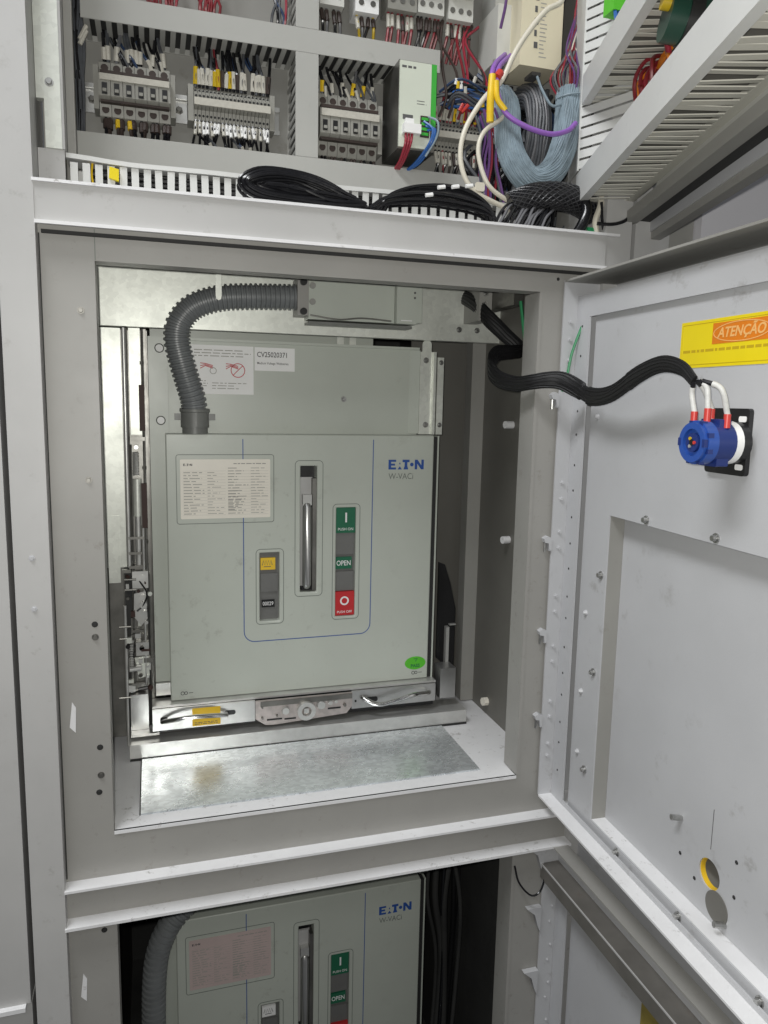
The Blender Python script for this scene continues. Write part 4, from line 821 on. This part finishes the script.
XS = [0.4150 + p * (k + 0.5) for k in range(20)]
wires_to(s2_, XS, 0.9720, 1.0200, ['wred', 'wcrimson', 'wnavy', 'cable', 'wred'], 0.176, 0.186, 0.0018, ['ferrule', 'wyel', 'termd', 'ferrule'], 0.010, rng)
wires_to(s2_, XS, 0.9300, 0.8800, ['cable', 'cable', 'termd', 'wred'], 0.176, 0.186, 0.0018, ['dimyellow', 'ferrule', 'termd'], 0.008, rng)
# power supply
ps = thing('power_supply', 'pale power supply module with bright green edge beside the terminals', 'power supply', (0.368, 0.21, 0.905))
part('case', B(0.3385, 0.3960, 0.1230, 0.2040, 0.9080, 1.0310), 'darksteel', ps, 0.001)
part('front_panel', B(0.3390, 0.3880, 0.1195, 0.1228, 0.9100, 1.0290), 'psu', ps, 0.001)
part('green_edge', B(0.3882, 0.3960, 0.1190, 0.1228, 0.9400, 1.0290), 'psugreen', ps, 0.001)
part('connector', B(0.3435, 0.3700, 0.1080, 0.1194, 0.9270, 0.9400), 'label', ps, 0.002); part('connector', B(0.3470, 0.3600, 0.1120, 0.1194, 0.9405, 0.9480), 'label', ps, 0.002)
part('socket', B(0.3445, 0.3600, 0.1185, 0.1194, 0.9485, 0.9550), 'ink', ps); part('socket', B(0.3720, 0.3860, 0.1180, 0.1194, 0.9260, 0.9560), 'termd', ps)
for k in range(4): part('green_pin', B(0.3735, 0.3845, 0.1172, 0.1179, 0.9285 + k * 0.007, 0.9325 + k * 0.007), 'psugreen', ps)
part('printed_text', scribble(nb(), 0.3420, 0.3640, 1.0190, 1.0230, 0.1195, 1, rng, 0.8, 0.02), 'ink', ps)['kind'] = 'stuff'
s1 = nb(); scribble(s1, 0.366, 0.382, 0.970, 0.978, 0.1195, 2, rng, 0.25, 0.3); part('printed_text', s1, 'ink', ps)['kind'] = 'stuff'
for k in range(3): wire('wire', [(0.348 + k * 0.005, 0.114, 0.928), (0.347 + k * 0.004, 0.112, 0.912), (0.346 + k * 0.003, 0.13, 0.895), (0.344 + k * 0.003, 0.155, 0.886)], 0.0020, 'wcrimson', ps)
for k in range(3): wire('wire', [(0.377 + k * 0.003, 0.117, 0.948 - k * 0.006), (0.388 + k * 0.002, 0.108, 0.935), (0.384 + k * 0.002, 0.112, 0.915), (0.372 + k * 0.003, 0.135, 0.895), (0.362, 0.155, 0.886)], 0.0019, 'wblue', ps)
wire('wire', [(0.384, 0.117, 0.955), (0.394, 0.104, 0.945), (0.394, 0.106, 0.925), (0.382, 0.12, 0.900)], 0.0018, 'wpale', ps)
# devices along the top edge
def small_dev(label, x0, x1, z0, col, poles, rng, wcol):
    t = thing('miniature_breaker', label, 'breaker', ((x0 + x1) / 2, 0.21, z0), group='devices along the top of the panel')
    part('case', B(x0, x1, 0.165, 0.2040, z0, z0 + 0.10), col, t, 0.0015); part('nose', B(x0 + 0.001, x1 - 0.001, 0.152, 0.1648, z0 + 0.03, z0 + 0.075), col, t, 0.0015)
    p = (x1 - x0) / poles
    for k in range(poles):
        part('terminal_screw', disc(nb(), (x0 + p * (k + .5), 0.1649, z0 + 0.013), (0, -1, 0), 0.0042, 0.001, 10), 'darksteel', t); part('toggle', B(x0 + p * (k + .3), x0 + p * (k + .7), 0.146, 0.1518, z0 + 0.045, z0 + 0.060), 'black', t)
    wires_to(t, [x0 + p * (k + .3) for k in range(poles)] + [x0 + p * (k + .7) for k in range(poles)], z0, 1.0640, wcol, 0.178, 0.190, 0.0021, ['termd', 'ferrule'], 0.008, rng)
small_dev('pale two pole device right of the vertical duct at the top edge', 0.2280, 0.2650, 1.1080, 'devwhite', 2, rng, ['cable', 'wgrey'])
small_dev('white two pole device, second right of the vertical duct', 0.2820, 0.3180, 1.1060, 'label', 2, rng, ['cable', 'wgrey', 'dimyellow'])
small_dev('grey device above the power supply with dark red wires', 0.3320, 0.3780, 1.1180, 'term', 3, rng, ['wred', 'wcrimson'])
small_dev('pale device with round terminals above the right terminals', 0.3800, 0.4220, 1.1200, 'devwhite', 3, rng, ['wred', 'cable'])
small_dev('pale device above the wire tangle, rightmost in its row', 0.4290, 0.4700, 1.1180, 'devwhite', 3, rng, ['wcrimson', 'wred'])
for xx in (-0.06, -0.02, 0.02, 0.07, 0.12, 0.15): 
    pass
wb = thing('wire_bundle', 'dark red and black wires above the left horizontal duct', 'wires', (0.05, 0.19, 1.065))
for k in range(26):
    x = rng.choice([rng.uniform(-0.02, 0.03), rng.uniform(0.055, 0.085), rng.uniform(0.12, 0.185)]); c = 'wred' if x < 0.09 else rng.choice(['cable', 'wslate', 'wnavy'])
    if rng.random() < .25: c = 'wcrimson'
    wire('wire', [(x, 0.19, 1.062), (x + rng.uniform(-.01, .01), 0.175, 1.085), (x + rng.uniform(-.015, .015), 0.180, 1.12), (x + rng.uniform(-.03, .03), 0.2, 1.17)], 0.0019, c, wb, 4, 6)
wb = thing('wire_bundle', 'black wires hanging down the left vertical duct', 'wires', (-0.10, 0.17, 0.892))
for k in range(12):
    x = rng.uniform(-0.109, -0.099)
    wire('wire', [(x, 0.165, 0.892), (x + rng.uniform(-.003, .003), 0.158, 0.95), (x + rng.uniform(-.004, .006), 0.155, 1.00), (x + rng.uniform(-.003, .003), 0.160, 1.06), (x, 0.165, 1.14)], 0.0021, rng.choice(['cable', 'cable', 'wslate']), wb, 4, 6)
for z in (0.998, 1.004): part('wire_marker', tube(nb(), [(-0.100, 0.150, z), (-0.091, 0.150, z + 0.018)], 0.0030, 8), 'ferrule', wb)

for lab, xa, xb, za, zb in (('loose black wires above the left six pole terminal block', -0.07, 0.02, 0.985, 1.03), ('loose black wires below the long terminal strip', 0.045, 0.16, 0.888, 0.925), ('loose black wires above the long terminal strip', 0.045, 0.165, 0.98, 1.03), ('loose wires above the terminal block beside the power supply', 0.23, 0.33, 0.985, 1.03)):
    wb = thing('wire_bundle', lab, 'wires', ((xa + xb) / 2, 0.2, za), group='loose wires at the terminals')
    for k in range(9):
        x = rng.uniform(xa, xb - .02); d = rng.uniform(.004, .028)
        wire('wire', [(x, 0.196, zb), (x + d * .2, 0.186, zb - (zb - za) * .3), (x + d * .7, 0.178, za + (zb - za) * .3), (x + d, 0.184, za)], 0.0020, rng.choice(['cable', 'cable', 'cable', 'wslate', 'wnavy']), wb, 4, 6)
        if k % 3 == 0: part('wire_marker', tube(nb(), [(x + d * .65, 0.1765, za + (zb - za) * .35), (x + d, 0.1815, za + .003)], 0.0026, 7), 'ferrule', wb)
# right side tangle
wb = thing('wire_bundle', 'dark blue wires running sideways above the right terminal strip', 'wires', (0.46, 0.16, 0.98))
for k in range(16):
    z = 1.000 + rng.uniform(-.006, .022)
    wire('wire', [(0.405 + rng.uniform(0, .03), 0.165, z - .005), (0.44, 0.15 + rng.uniform(-.01, .01), z + rng.uniform(-.004, .008)), (0.475, 0.145, z + rng.uniform(-.01, .006)), (0.52, 0.16, z - 0.01 + rng.uniform(-.01, .01)), (0.56, 0.17, z - .02)], 0.0021, rng.choice(['wnavy', 'wblue', 'cable', 'wslate', 'wnavy']), wb, 5, 6)
wb = thing('wire_bundle', 'red wires dropping from the top devices to the right terminals', 'wires', (0.43, 0.16, 0.97))
for k in range(6):
    x = 0.405 + rng.uniform(0, .085)
    wire('wire', [(x, 0.165, 0.975), (x + rng.uniform(-.008, .012), 0.150, 1.0), (x + rng.uniform(-.01, .015), 0.158, 1.04), (x + rng.uniform(-.02, .02), 0.17, 1.09), (x + rng.uniform(-.01, .01), 0.178, 1.12)], 0.0021, rng.choice(['wred', 'wcrimson', 'wred', 'termd']), wb, 5, 6)
for k in range(9):
    x = 0.41 + rng.uniform(0, .10); z = rng.uniform(.975, 1.02); part('wire_marker', tube(nb(), [(x, 0.145, z), (x + rng.uniform(-.004, .012), 0.143, z + rng.uniform(.008, .012))], 0.0028, 7), rng.choice(['ferrule', 'label', 'lug', 'wyel']), wb)
wb = thing('wire_bundle', 'mixed red and purple wires hanging beside the cream cables', 'wires', (0.47, 0.07, 0.80))
for k in range(12):
    x = 0.452 + rng.uniform(0, .024); y = rng.uniform(.05, .09)
    wire('wire', [(x - .008, y, 0.955), (x, y - .005, 0.925), (x + rng.uniform(-.006, .01), y, 0.885), (x + rng.uniform(-.004, .014), y, 0.845), (x + rng.uniform(0, .02), y, 0.805)], 0.0020, rng.choice(['wpurd', 'wred', 'wpurd', 'wcrimson', 'cable', 'wslate']), wb, 5, 6)
wb = thing('wire_bundle', 'dense tangle of black and grey wires behind the pale blue bundle', 'wires', (0.54, 0.19, 0.80))
for k in range(70):
    x = rng.uniform(0.50, 0.65); z = rng.uniform(0.80, 0.90)
    wire('wire', [(x, rng.uniform(.17, .205), z), (x + rng.uniform(-.03, .03), rng.uniform(.15, .2), z + .05), (x + rng.uniform(-.05, .05), rng.uniform(.15, .2), z + .10), (x + rng.uniform(-.05, .05), rng.uniform(.16, .2), z + .15)], 0.0034, rng.choice(['cable', 'cable', 'cable', 'wslate', 'wnavy']), wb, 4, 6)
wb = thing('cable_bundle', 'pale blue bundle of parallel wires bent in a U beside the cream cables', 'cable', (0.53, 0.06, 0.845))
def bundle(P, R, n, r, cols, parent, rng, twist=0.6):
    Q = spline(P, 7); T, U = frames(Q)
    part('core', tube(nb(), Q, R * 0.985, 20), cols[-1], parent)
    for k in range(n):
        a0 = 2 * math.pi * k / n; pts = []
        for i, q in enumerate(Q):
            a = a0 + twist * i / len(Q) + 0.05 * math.sin(i * 0.7 + k); s = T[i].cross(U[i]); pts.append(q + (R + 0.0005 * math.sin(k * 2.3 + i * .3)) * (math.cos(a) * U[i] + math.sin(a) * s))
        part('wire', tube(nb(), pts, r * rng.uniform(0.85, 1.1), 6), cols[k % len(cols)], parent)
bundle([(0.487, 0.090, 0.985), (0.486, 0.065, 0.960), (0.483, 0.050, 0.915), (0.493, 0.042, 0.880), (0.520, 0.040, 0.858), (0.553, 0.042, 0.876), (0.573, 0.046, 0.918), (0.580, 0.052, 0.960), (0.584, 0.060, 0.995)], 0.0180, 40, 0.0014, ['wpale', 'wpale', 'wpale'], wb, rng)
part('cable_tie', tube(nb(), [(0.583 + 0.0195 * math.cos(a), 0.055 + 0.0195 * math.sin(a), 0.985 + 0.003 * math.cos(a)) for a in [k * math.pi / 12 for k in range(25)]], 0.0014, 6), 'wpale', wb); 
wire('tie_tail', [(0.563, 0.045, 0.970), (0.545, 0.040, 0.965), (0.532, 0.045, 0.985), (0.525, 0.05, 1.005)], 0.0020, 'wpale', wb)
wb = thing('cable_bundle', 'dark grey ribbed wire bundle behind the pale blue U bundle', 'cable', (0.55, 0.12, 0.90))
bundle([(0.560, 0.16, 1.02), (0.562, 0.125, 1.005), (0.563, 0.110, 0.965), (0.560, 0.110, 0.920), (0.556, 0.120, 0.880), (0.550, 0.14, 0.84)], 0.0165, 22, 0.0026, ['wslate', 'wgrey', 'wslate'], wb, rng, 0.15)
wb = thing('wire_bundle', 'fan of pale pink and grey wires rising above the cable tie', 'wires', (0.585, 0.06, 0.99))
for k in range(26):
    a = rng.uniform(0, 6.28); rr = rng.uniform(0.2, 1) * 0.015
    wire('wire', [(0.584 + rr * math.cos(a), 0.06 + rr * math.sin(a), 0.985), (0.583 + rr * 1.8 * math.cos(a), 0.064 + rr * 1.8 * math.sin(a), 1.015), (0.590 + rng.uniform(-.006, .012), 0.075, 1.06), (0.606 + rng.uniform(-.006, .01), 0.085, 1.12), (0.62, 0.09, 1.2)], 0.0015, rng.choice(['wslate', 'wcream', 'wcrimson', 'wgrey', 'wred', 'wpurd']), wb, 5, 6)
# cream device
cd = thing('cream_device', 'cream plastic device with small black marks above the blue bundle', 'device', (0.555, 0.16, 1.035))
part('case', B(0.5180, 0.5870, 0.095, 0.165, 1.0380, 1.30), 'cream', cd, 0.010, seg=4)
for k in range(5): part('mark', B(0.5400, 0.5460 - 0.002 * (k % 2), 0.0944, 0.0949, 1.064 + 0.0165 * k, 1.0725 + 0.0165 * k), 'ink', cd)
s1 = nb(); scribble(s1, 0.549, 0.562, 1.05, 1.13, 0.0949, 14, rng, .25, .5); part('printed_text', s1, 'inklight', cd)['kind'] = 'stuff'
part('plug', B(0.5470, 0.5620, 0.110, 0.135, 1.0330, 1.0379), 'ink', cd)
db = thing('junction_box', 'small grey metal box left of the cream device with cables leaving below', 'box', (0.50, 0.2, 1.045))
part('case', B(0.4960, 0.5230, 0.130, 0.2, 1.055, 1.135), 'devwhite', db, 0.002); part('gland', disc(nb(), (0.5, 0.13, 1.0549), (0, 0, -1), 0.009, 0.010, 12), 'steel', db)
part('case_back', B(0.5000, 0.518, 0.150, 0.2, 1.136, 1.30), 'duct', db)
# loose cables
cab_list = [('cream_cable', [(0.575, 0.06, 1.16), (0.553, 0.038, 1.106), (0.525, 0.032, 1.085), (0.498, 0.032, 1.052), (0.478, 0.032, 1.020), (0.462, 0.035, 0.985), (0.436, 0.036, 0.958), (0.411, 0.036, 0.917), (0.404, 0.036, 0.881), (0.412, 0.034, 0.849), (0.432, 0.034, 0.831), (0.470, 0.036, 0.818), (0.510, 0.04, 0.809)], 0.0036, 'wcream', 'thick cream cable looping down from the cream device over the terminals'),
 ('cream_cable', [(0.520, 0.110, 0.998), (0.498, 0.07, 0.972), (0.470, 0.045, 0.940), (0.440, 0.038, 0.916), (0.431, 0.036, 0.889), (0.440, 0.034, 0.856), (0.456, 0.034, 0.837), (0.490, 0.036, 0.822), (0.515, 0.04, 0.812)], 0.0033, 'wcream', 'second cream cable in a tighter loop beside the yellow sleeve'),
 ('purple_cable', [(0.500, 0.09, 1.045), (0.463, 0.045, 1.008), (0.452, 0.028, 0.985), (0.452, 0.022, 0.960), (0.464, 0.018, 0.936), (0.494, 0.014, 0.921), (0.532, 0.014, 0.916), (0.562, 0.020, 0.926), (0.578, 0.026, 0.940)], 0.0036, 'wpur', 'purple cable crossing in front of the pale blue bundle'),
 ('purple_cable', [(0.496, 0.10, 1.050), (0.456, 0.045, 1.010), (0.444, 0.030, 0.985), (0.442, 0.030, 0.955)], 0.0036, 'wpur', 'short purple cable entering the yellow sleeve'),
 ('blue_cord', [(0.500, 0.12, 1.30), (0.497, 0.11, 1.20), (0.495, 0.10, 1.13), (0.492, 0.11, 1.09)], 0.0022, 'wpurd', 'thin dark purple cord left of the cream device')]
for nm, P, r, m, lab in cab_list: solo(wire(nm, P, r, m, None, 8, 10), lab, 'cable')
yt = thing('yellow_sleeve', 'bright yellow wrapped wires hanging left of the pale blue bundle', 'cable', (0.443, 0.03, 0.925))
wire('sleeve', [(0.4440, 0.026, 0.987), (0.4415, 0.024, 0.955), (0.4430, 0.026, 0.925)], 0.0052, 'wyel', yt, 6, 10); wire('sleeve', [(0.448, 0.022, 0.978), (0.450, 0.020, 0.955), (0.462, 0.018, 0.940)], 0.0042, 'wyel', yt, 6, 10)
part('tape', tube(nb(), [(0.4560, 0.026, 0.992), (0.4500, 0.024, 0.984)], 0.0056, 10), 'lug', yt)
solo(part('cable_tie', prism(nb(), rrect(0.426, 0.440, 0.833, 0.845, 0.003), 'y', 0.029, 0.0315), 'wcream', None, 0.001), 'small cream tie joining the two cream cables above the coils', 'cable tie')
# black cable coils in front of the duct
c1 = thing('cable_coil', 'left coil of thin black cable lying over the white front duct', 'cable', (0.16, 0.0, 0.7815), group='black cable coils')
rng = random.Random(31)
for k in range(26):
    f = k / 25; y = -0.012 + 0.044 * rng.random(); top = 0.8020 + 0.021 * f; left = 0.125 - 0.036 * f + rng.uniform(-.003, .003); bot = 0.8005 - 0.0155 * f
    wire('strand', [(0.245 + rng.uniform(-.01, .02), y, 0.7990 - rng.random() * .012), (0.205, y, top - 0.010 + rng.uniform(-.002, .002)), (0.165, y, top), (left + 0.025, y - .002, top - 0.001), (left, y - .004, (top + bot) / 2), (left + 0.020, y - .003, bot + 0.002), (0.165, y, bot - .001), (0.215, y, bot - 0.002 + rng.uniform(-.002, .002)), (0.255, y, 0.790)], 0.0021, 'cable', c1, 5, 7)

c2 = thing('cable_coil', 'right coil of thin black cable heaped beside the cream cable loops', 'cable', (0.36, 0.0, 0.7815), group='black cable coils')
for k in range(18):
    y = -0.012 + 0.046 * rng.random(); top = 0.8000 + 0.027 * (k / 17) ** 0.8; dx = rng.uniform(-.01, .01)
    wire('strand', [(0.262 + dx + 0.02 * rng.random(), y, 0.786), (0.290 + dx, y, 0.790 + (top - .79) * .45), (0.320 + dx, y, 0.790 + (top - .79) * .85), (0.355 + dx, y - .003, top), (0.390 + dx, y - .003, top - 0.001), (0.418 + dx * .3, y, 0.79 + (top - .79) * .75), (0.436 + dx * .3, y, 0.790 + (top - .79) * .35), (0.440, y, 0.786)], 0.0021, 'cable', c2, 5, 7)
for x, z in ((0.335, 0.8070), (0.372, 0.8210), (0.392, 0.8240), (0.352, 0.8185)): part('strand_marker', tube(nb(), [(x, -0.0165, z), (x + 0.010, -0.0165, z + 0.002)], 0.0026, 7), 'label', c2)
c3 = thing('cable_bundle', 'loose black wires fanning out right of the second coil', 'cable', (0.47, 0.0, 0.7815))
for k in range(14):
    x = 0.442 + 0.0055 * k; wire('strand', [(x, -0.006, 0.7815), (x + .010, 0.0, 0.793 + rng.uniform(0, .006)), (x + .022, 0.010, 0.806 + rng.uniform(0, .006)), (x + .035, 0.022, 0.818)], 0.0020, rng.choice(['cable', 'cable', 'cable', 'wgrey']), c3, 5, 6)
bs = thing('braided_sleeve', 'fat black braided cable sleeve lying under the blue bundle', 'cable', (0.56, 0.02, 0.80))
SP = [(0.480, 0.028, 0.816), (0.515, 0.022, 0.831), (0.555, 0.018, 0.835), (0.590, 0.022, 0.830), (0.620, 0.030, 0.820)]
Q = spline(SP, 9); T, U = frames(Q); part('core', tube(nb(), Q, 0.0185, 14), 'cable', bs)
for k in range(16):
    for s in (1, -1):
        P = [q + 0.0188 * (math.cos(2 * math.pi * k / 16 + s * i * 0.16) * U[i] + math.sin(2 * math.pi * k / 16 + s * i * 0.16) * T[i].cross(U[i])) for i, q in enumerate(Q)]
        part('braid', tube(nb(), P, 0.0009, 4), 'braid', bs)
bs = thing('wire_bundle', 'grey taped wires and small green connector below the door ducts', 'wires', (0.61, 0.0, 0.7815))
wire('wire', [(0.575, 0.0, 0.7815), (0.583, -0.004, 0.800), (0.588, 0.0, 0.820), (0.580, 0.02, 0.845)], 0.0075, 'cable', bs, 6, 10)
wire('wire', [(0.604, -0.004, 0.783), (0.600, -0.006, 0.800), (0.606, -0.006, 0.818), (0.612, 0.0, 0.835)], 0.0045, 'wcream', bs, 6, 8); wire('wire', [(0.615, -0.006, 0.785), (0.608, -0.010, 0.805), (0.606, -0.010, 0.825)], 0.0022, 'cable', bs)
part('connector', B(0.617, 0.650, -0.012, 0.010, 0.800, 0.823), 'duct', bs, 0.003); part('connector_pin', B(0.620, 0.646, -0.013, -0.0121, 0.803, 0.812), 'wgreen', bs)
wire('wire', [(0.600, -0.010, 0.795), (0.620, -0.018, 0.794), (0.640, -0.018, 0.800), (0.655, -0.015, 0.812)], 0.0026, 'cable', bs)
part('green_tab', B(0.588, 0.604, -0.006, -0.003, 0.7817, 0.790), 'wgreen', bs)
yt = solo(part('yellow_tag', prism(nb(), [(-0.0635, 0.802), (-0.052, 0.799), (-0.0515, 0.813), (-0.0625, 0.8155)], 'y', 0.0330, 0.0395), 'sticker', None, 0.0015), 'small bright yellow tag in the white front duct', 'tag')
for x in (-0.086, -0.083): solo(wire('stray_wire', [(x, 0.05, 0.822), (x - .001, 0.045, 0.805), (x + .002, 0.046, 0.788)], 0.0014, 'wyel' if x > -.085 else 'wgrey', None), ('yellow' if x > -.085 else 'grey') + ' stray wire behind the first slots of the front duct', 'wire')
fw = thing('wire_bundle', 'black wires filling the white front duct behind its slots', 'wires', (0.2, 0.06, 0.7815))
for k in range(12):
    y = 0.048 + 0.0052 * (k % 3); z = 0.785 + 0.0026 * k
    wire('wire', [(-0.09, y, z)] + [(-0.05 + 0.09 * i, y + rng.uniform(-.002, .002), z + rng.uniform(-.002, .002)) for i in range(6)] + [(0.495, y, z)], 0.0030, 'sleeve', fw, 4, 6)

# ------------------------------------------------------------------ upper door with cable ducts on it
udr, UM = place_door(0.650, -0.020, 18, 'door', 'open top door seen edge on, carrying cable ducts on its inner side')
part('skin', B(-0.030, 0.64, 0.034, 0.036, 0.790, 1.45), 'door', udr)
part('inner_skin', B(0.090, 0.64, 0.004, 0.006, 0.815, 1.45), 'duct', udr)
part('bottom_wall', B(-0.030, 0.64, -0.006, 0.012, 0.8000, 0.8150), 'inner', udr, 0.0006)
part('gasket_strip', B(-0.028, 0.64, 0.0125, 0.0335, 0.8040, 0.8060), 'gasket', udr)
part('drip_rail', B(-0.045, 0.64, 0.0365, 0.0520, 0.7800, 0.8200), 'plate', udr, 0.001)
def dduct(label, x0, x1, z0, z1, pitch=0.0165, fw=0.0098, seed=1):
    """duct on the door: own thing, same frame as the door; fingers on its under side"""
    t = thing('slotted_duct', label, 'cable duct', (0, 0, 0), 0, 'slotted cable ducts'); t.matrix_world = UM
    part('cover', B(x0, x1, -0.0760, -0.0735, z0 - 0.001, z1 + 0.001), 'ductw', t, 0.0006); part('cover_lip', B(x0, x1, -0.0734, -0.0640, z0 - 0.001, z0 + 0.0008), 'ductw', t)
    part('base', B(x0, x1, 0.0, 0.0038, z0, z1), 'ductb', t); part('base_edge', B(x0, x1, -0.008, -0.0001, z0, z0 + 0.0018), 'ductb', t)
    part('top_side', B(x0, x1, -0.0732, -0.0002, z1 - 0.002, z1), 'ductb', t)
    r = random.Random(seed); me = mesh_of('finger', B(-fw / 2, fw / 2, -0.0560, 0, 0, 0.0011), MT['ductb'], 0.0004, 1)
    for k in range(int((x1 - x0) / pitch)):
        inst('finger', me, t, (x0 + pitch * (k + .5), -0.0082, z0 + 0.0002), (r.uniform(-.01, .04), r.uniform(-.08, .12), r.uniform(-.05, .05)))
    part('dark_slot_fill', B(x0 + .01, x1, -0.066, -0.004, z0 + 0.012, z1 - 0.004), 'taupe', t)  # taupe block added to darken the gaps between fingers
    return t
dduct('white slotted duct low on the open top door, nearest the camera', -0.030, 0.64, 0.8285, 0.8700, seed=4)
dduct('white slotted duct higher on the open top door', -0.020, 0.64, 0.9650, 1.0030, seed=5)
t = thing('slotted_duct', 'white vertical slotted duct by the hinge of the open top door', 'cable duct', (0, 0, 0), 0, 'slotted cable ducts'); t.matrix_world = UM
part('cover', B(-0.088, -0.026, -0.0760, -0.0735, 0.876, 1.40), 'ductw', t, 0.0006); part('base', B(-0.085, -0.029, 0.0305, 0.0335, 0.876, 1.40), 'ductb', t)
me = mesh_of('finger', B(0, 0.0018, 0, 0.150, -0.0056, 0.0056), MT['ductw'], 0.0004, 1)
for k in range(36): inst('finger', me, t, (-0.0275, -0.0730, 0.884 + 0.0145 * k), (0, 0, -0.86 + random.uniform(-.01, .01)))
part('dark_slot_fill', B(-0.078, -0.040, -0.055, 0.026, 0.88, 1.39), 'dark', t)  # dark block added behind the fingers to shade their gaps
dd = thing('round_component', 'dark green round component with yellow top between the door ducts', 'component', (0, 0, 0), 0); dd.matrix_world = UM
part('body', disc(nb(), (0.275, 0.002, 0.935), (0, -1, 0.15), 0.024, 0.060, 20), 'wdkgreen', dd, 0.003); part('top', disc(nb(), (0.284, -0.055, 0.953), (0, -1, 0.15), 0.008, 0.010, 14), 'dimyellow', dd, 0.002); part('dark_ring', ring(nb(), (0.275, -0.025, 0.939), (0, -1, 0.15), 0.0235, 0.0260, 0.014, 20), 'black', dd)
rw = thing('wire_bundle', 'red and orange wires between the two ducts of the top door', 'wires', (0, 0, 0), 0); rw.matrix_world = UM
rng = random.Random(77)
for k in range(14):
    x = rng.uniform(0.10, 0.24); z = rng.uniform(0.90, 0.955)
    wire('wire', [(x, -0.01, 0.965), (x + rng.uniform(-.01, .02), -0.03, z + .02), (x + rng.uniform(-.03, .03), -0.035, z), (x + rng.uniform(-.03, .04), -0.02, 0.875)], 0.0026, rng.choice(['wred', 'wcrimson', 'wred', 'orange']), rw, 5, 6)
for k in range(8):
    x = rng.uniform(0.14, 0.26); wire('wire', [(x - .05, -0.012, 0.952 + rng.uniform(-.006, .006)), (x, -0.02, 0.950 + rng.uniform(-.006, .006)), (x + .06, -0.014, 0.955)], 0.0026, rng.choice(['dimyellow', 'orange', 'wslate', 'wnavy']), rw, 5, 6)
gb = thing('green_plug', 'green plug with blue wires at the top edge above the door hinge', 'plug', (0.60, -0.03, 1.05))
part('body', B(0.585, 0.630, -0.045, -0.02, 1.062, 1.10), 'limegreen', gb, 0.003)
for k in range(7): wire('wire', [(0.590 + .006 * k, -0.04, 1.064), (0.588 + .006 * k, -0.05, 1.045), (0.600 + .003 * k, -0.05, 1.030 + .003 * k), (0.625, -0.045, 1.045 + .004 * k)], 0.0026, rng.choice(['wblue', 'wpale']), gb, 5, 7)

# ================================================================== neighbours
nbr = thing('neighbour_cabinet', 'pale grey edge of the neighbouring cabinet at the far left', 'cabinet', (-0.5, 0.3, -0.95))
part('side_post', B(-0.80, -0.1905, -0.021, 0.30, -0.262, 1.45), 'paint', nbr, 0.003)
part('lower_panel', B(-0.80, -0.1905, -0.012, 0.30, -0.95, -0.2680), 'paint', nbr, 0.002)
part('panel_lip', B(-0.80, -0.1960, -0.0290, -0.0120, -0.2680, -0.2620), 'lip', nbr, 0.001)
part('joint_strip', B(-0.1903, -0.1842, 0.015, 0.02, -0.95, 1.45), 'gasket', cab)
nbr = thing('neighbour_cabinet', 'pale lavender grey cabinet front behind the open doors at right', 'cabinet', (1.1, 0.3, -0.95))
part('front_panel', B(0.7720, 1.60, -0.020, 0.40, -0.95, 1.45), 'lav', nbr, 0.002)
part('edge_strip', B(0.7250, 0.7700, -0.005, 0.40, -0.95, 1.45), 'inner', nbr, 0.002); part('edge_strip', B(0.6640, 0.7230, -0.012, 0.40, -0.95, 1.45), 'paint', nbr, 0.002)
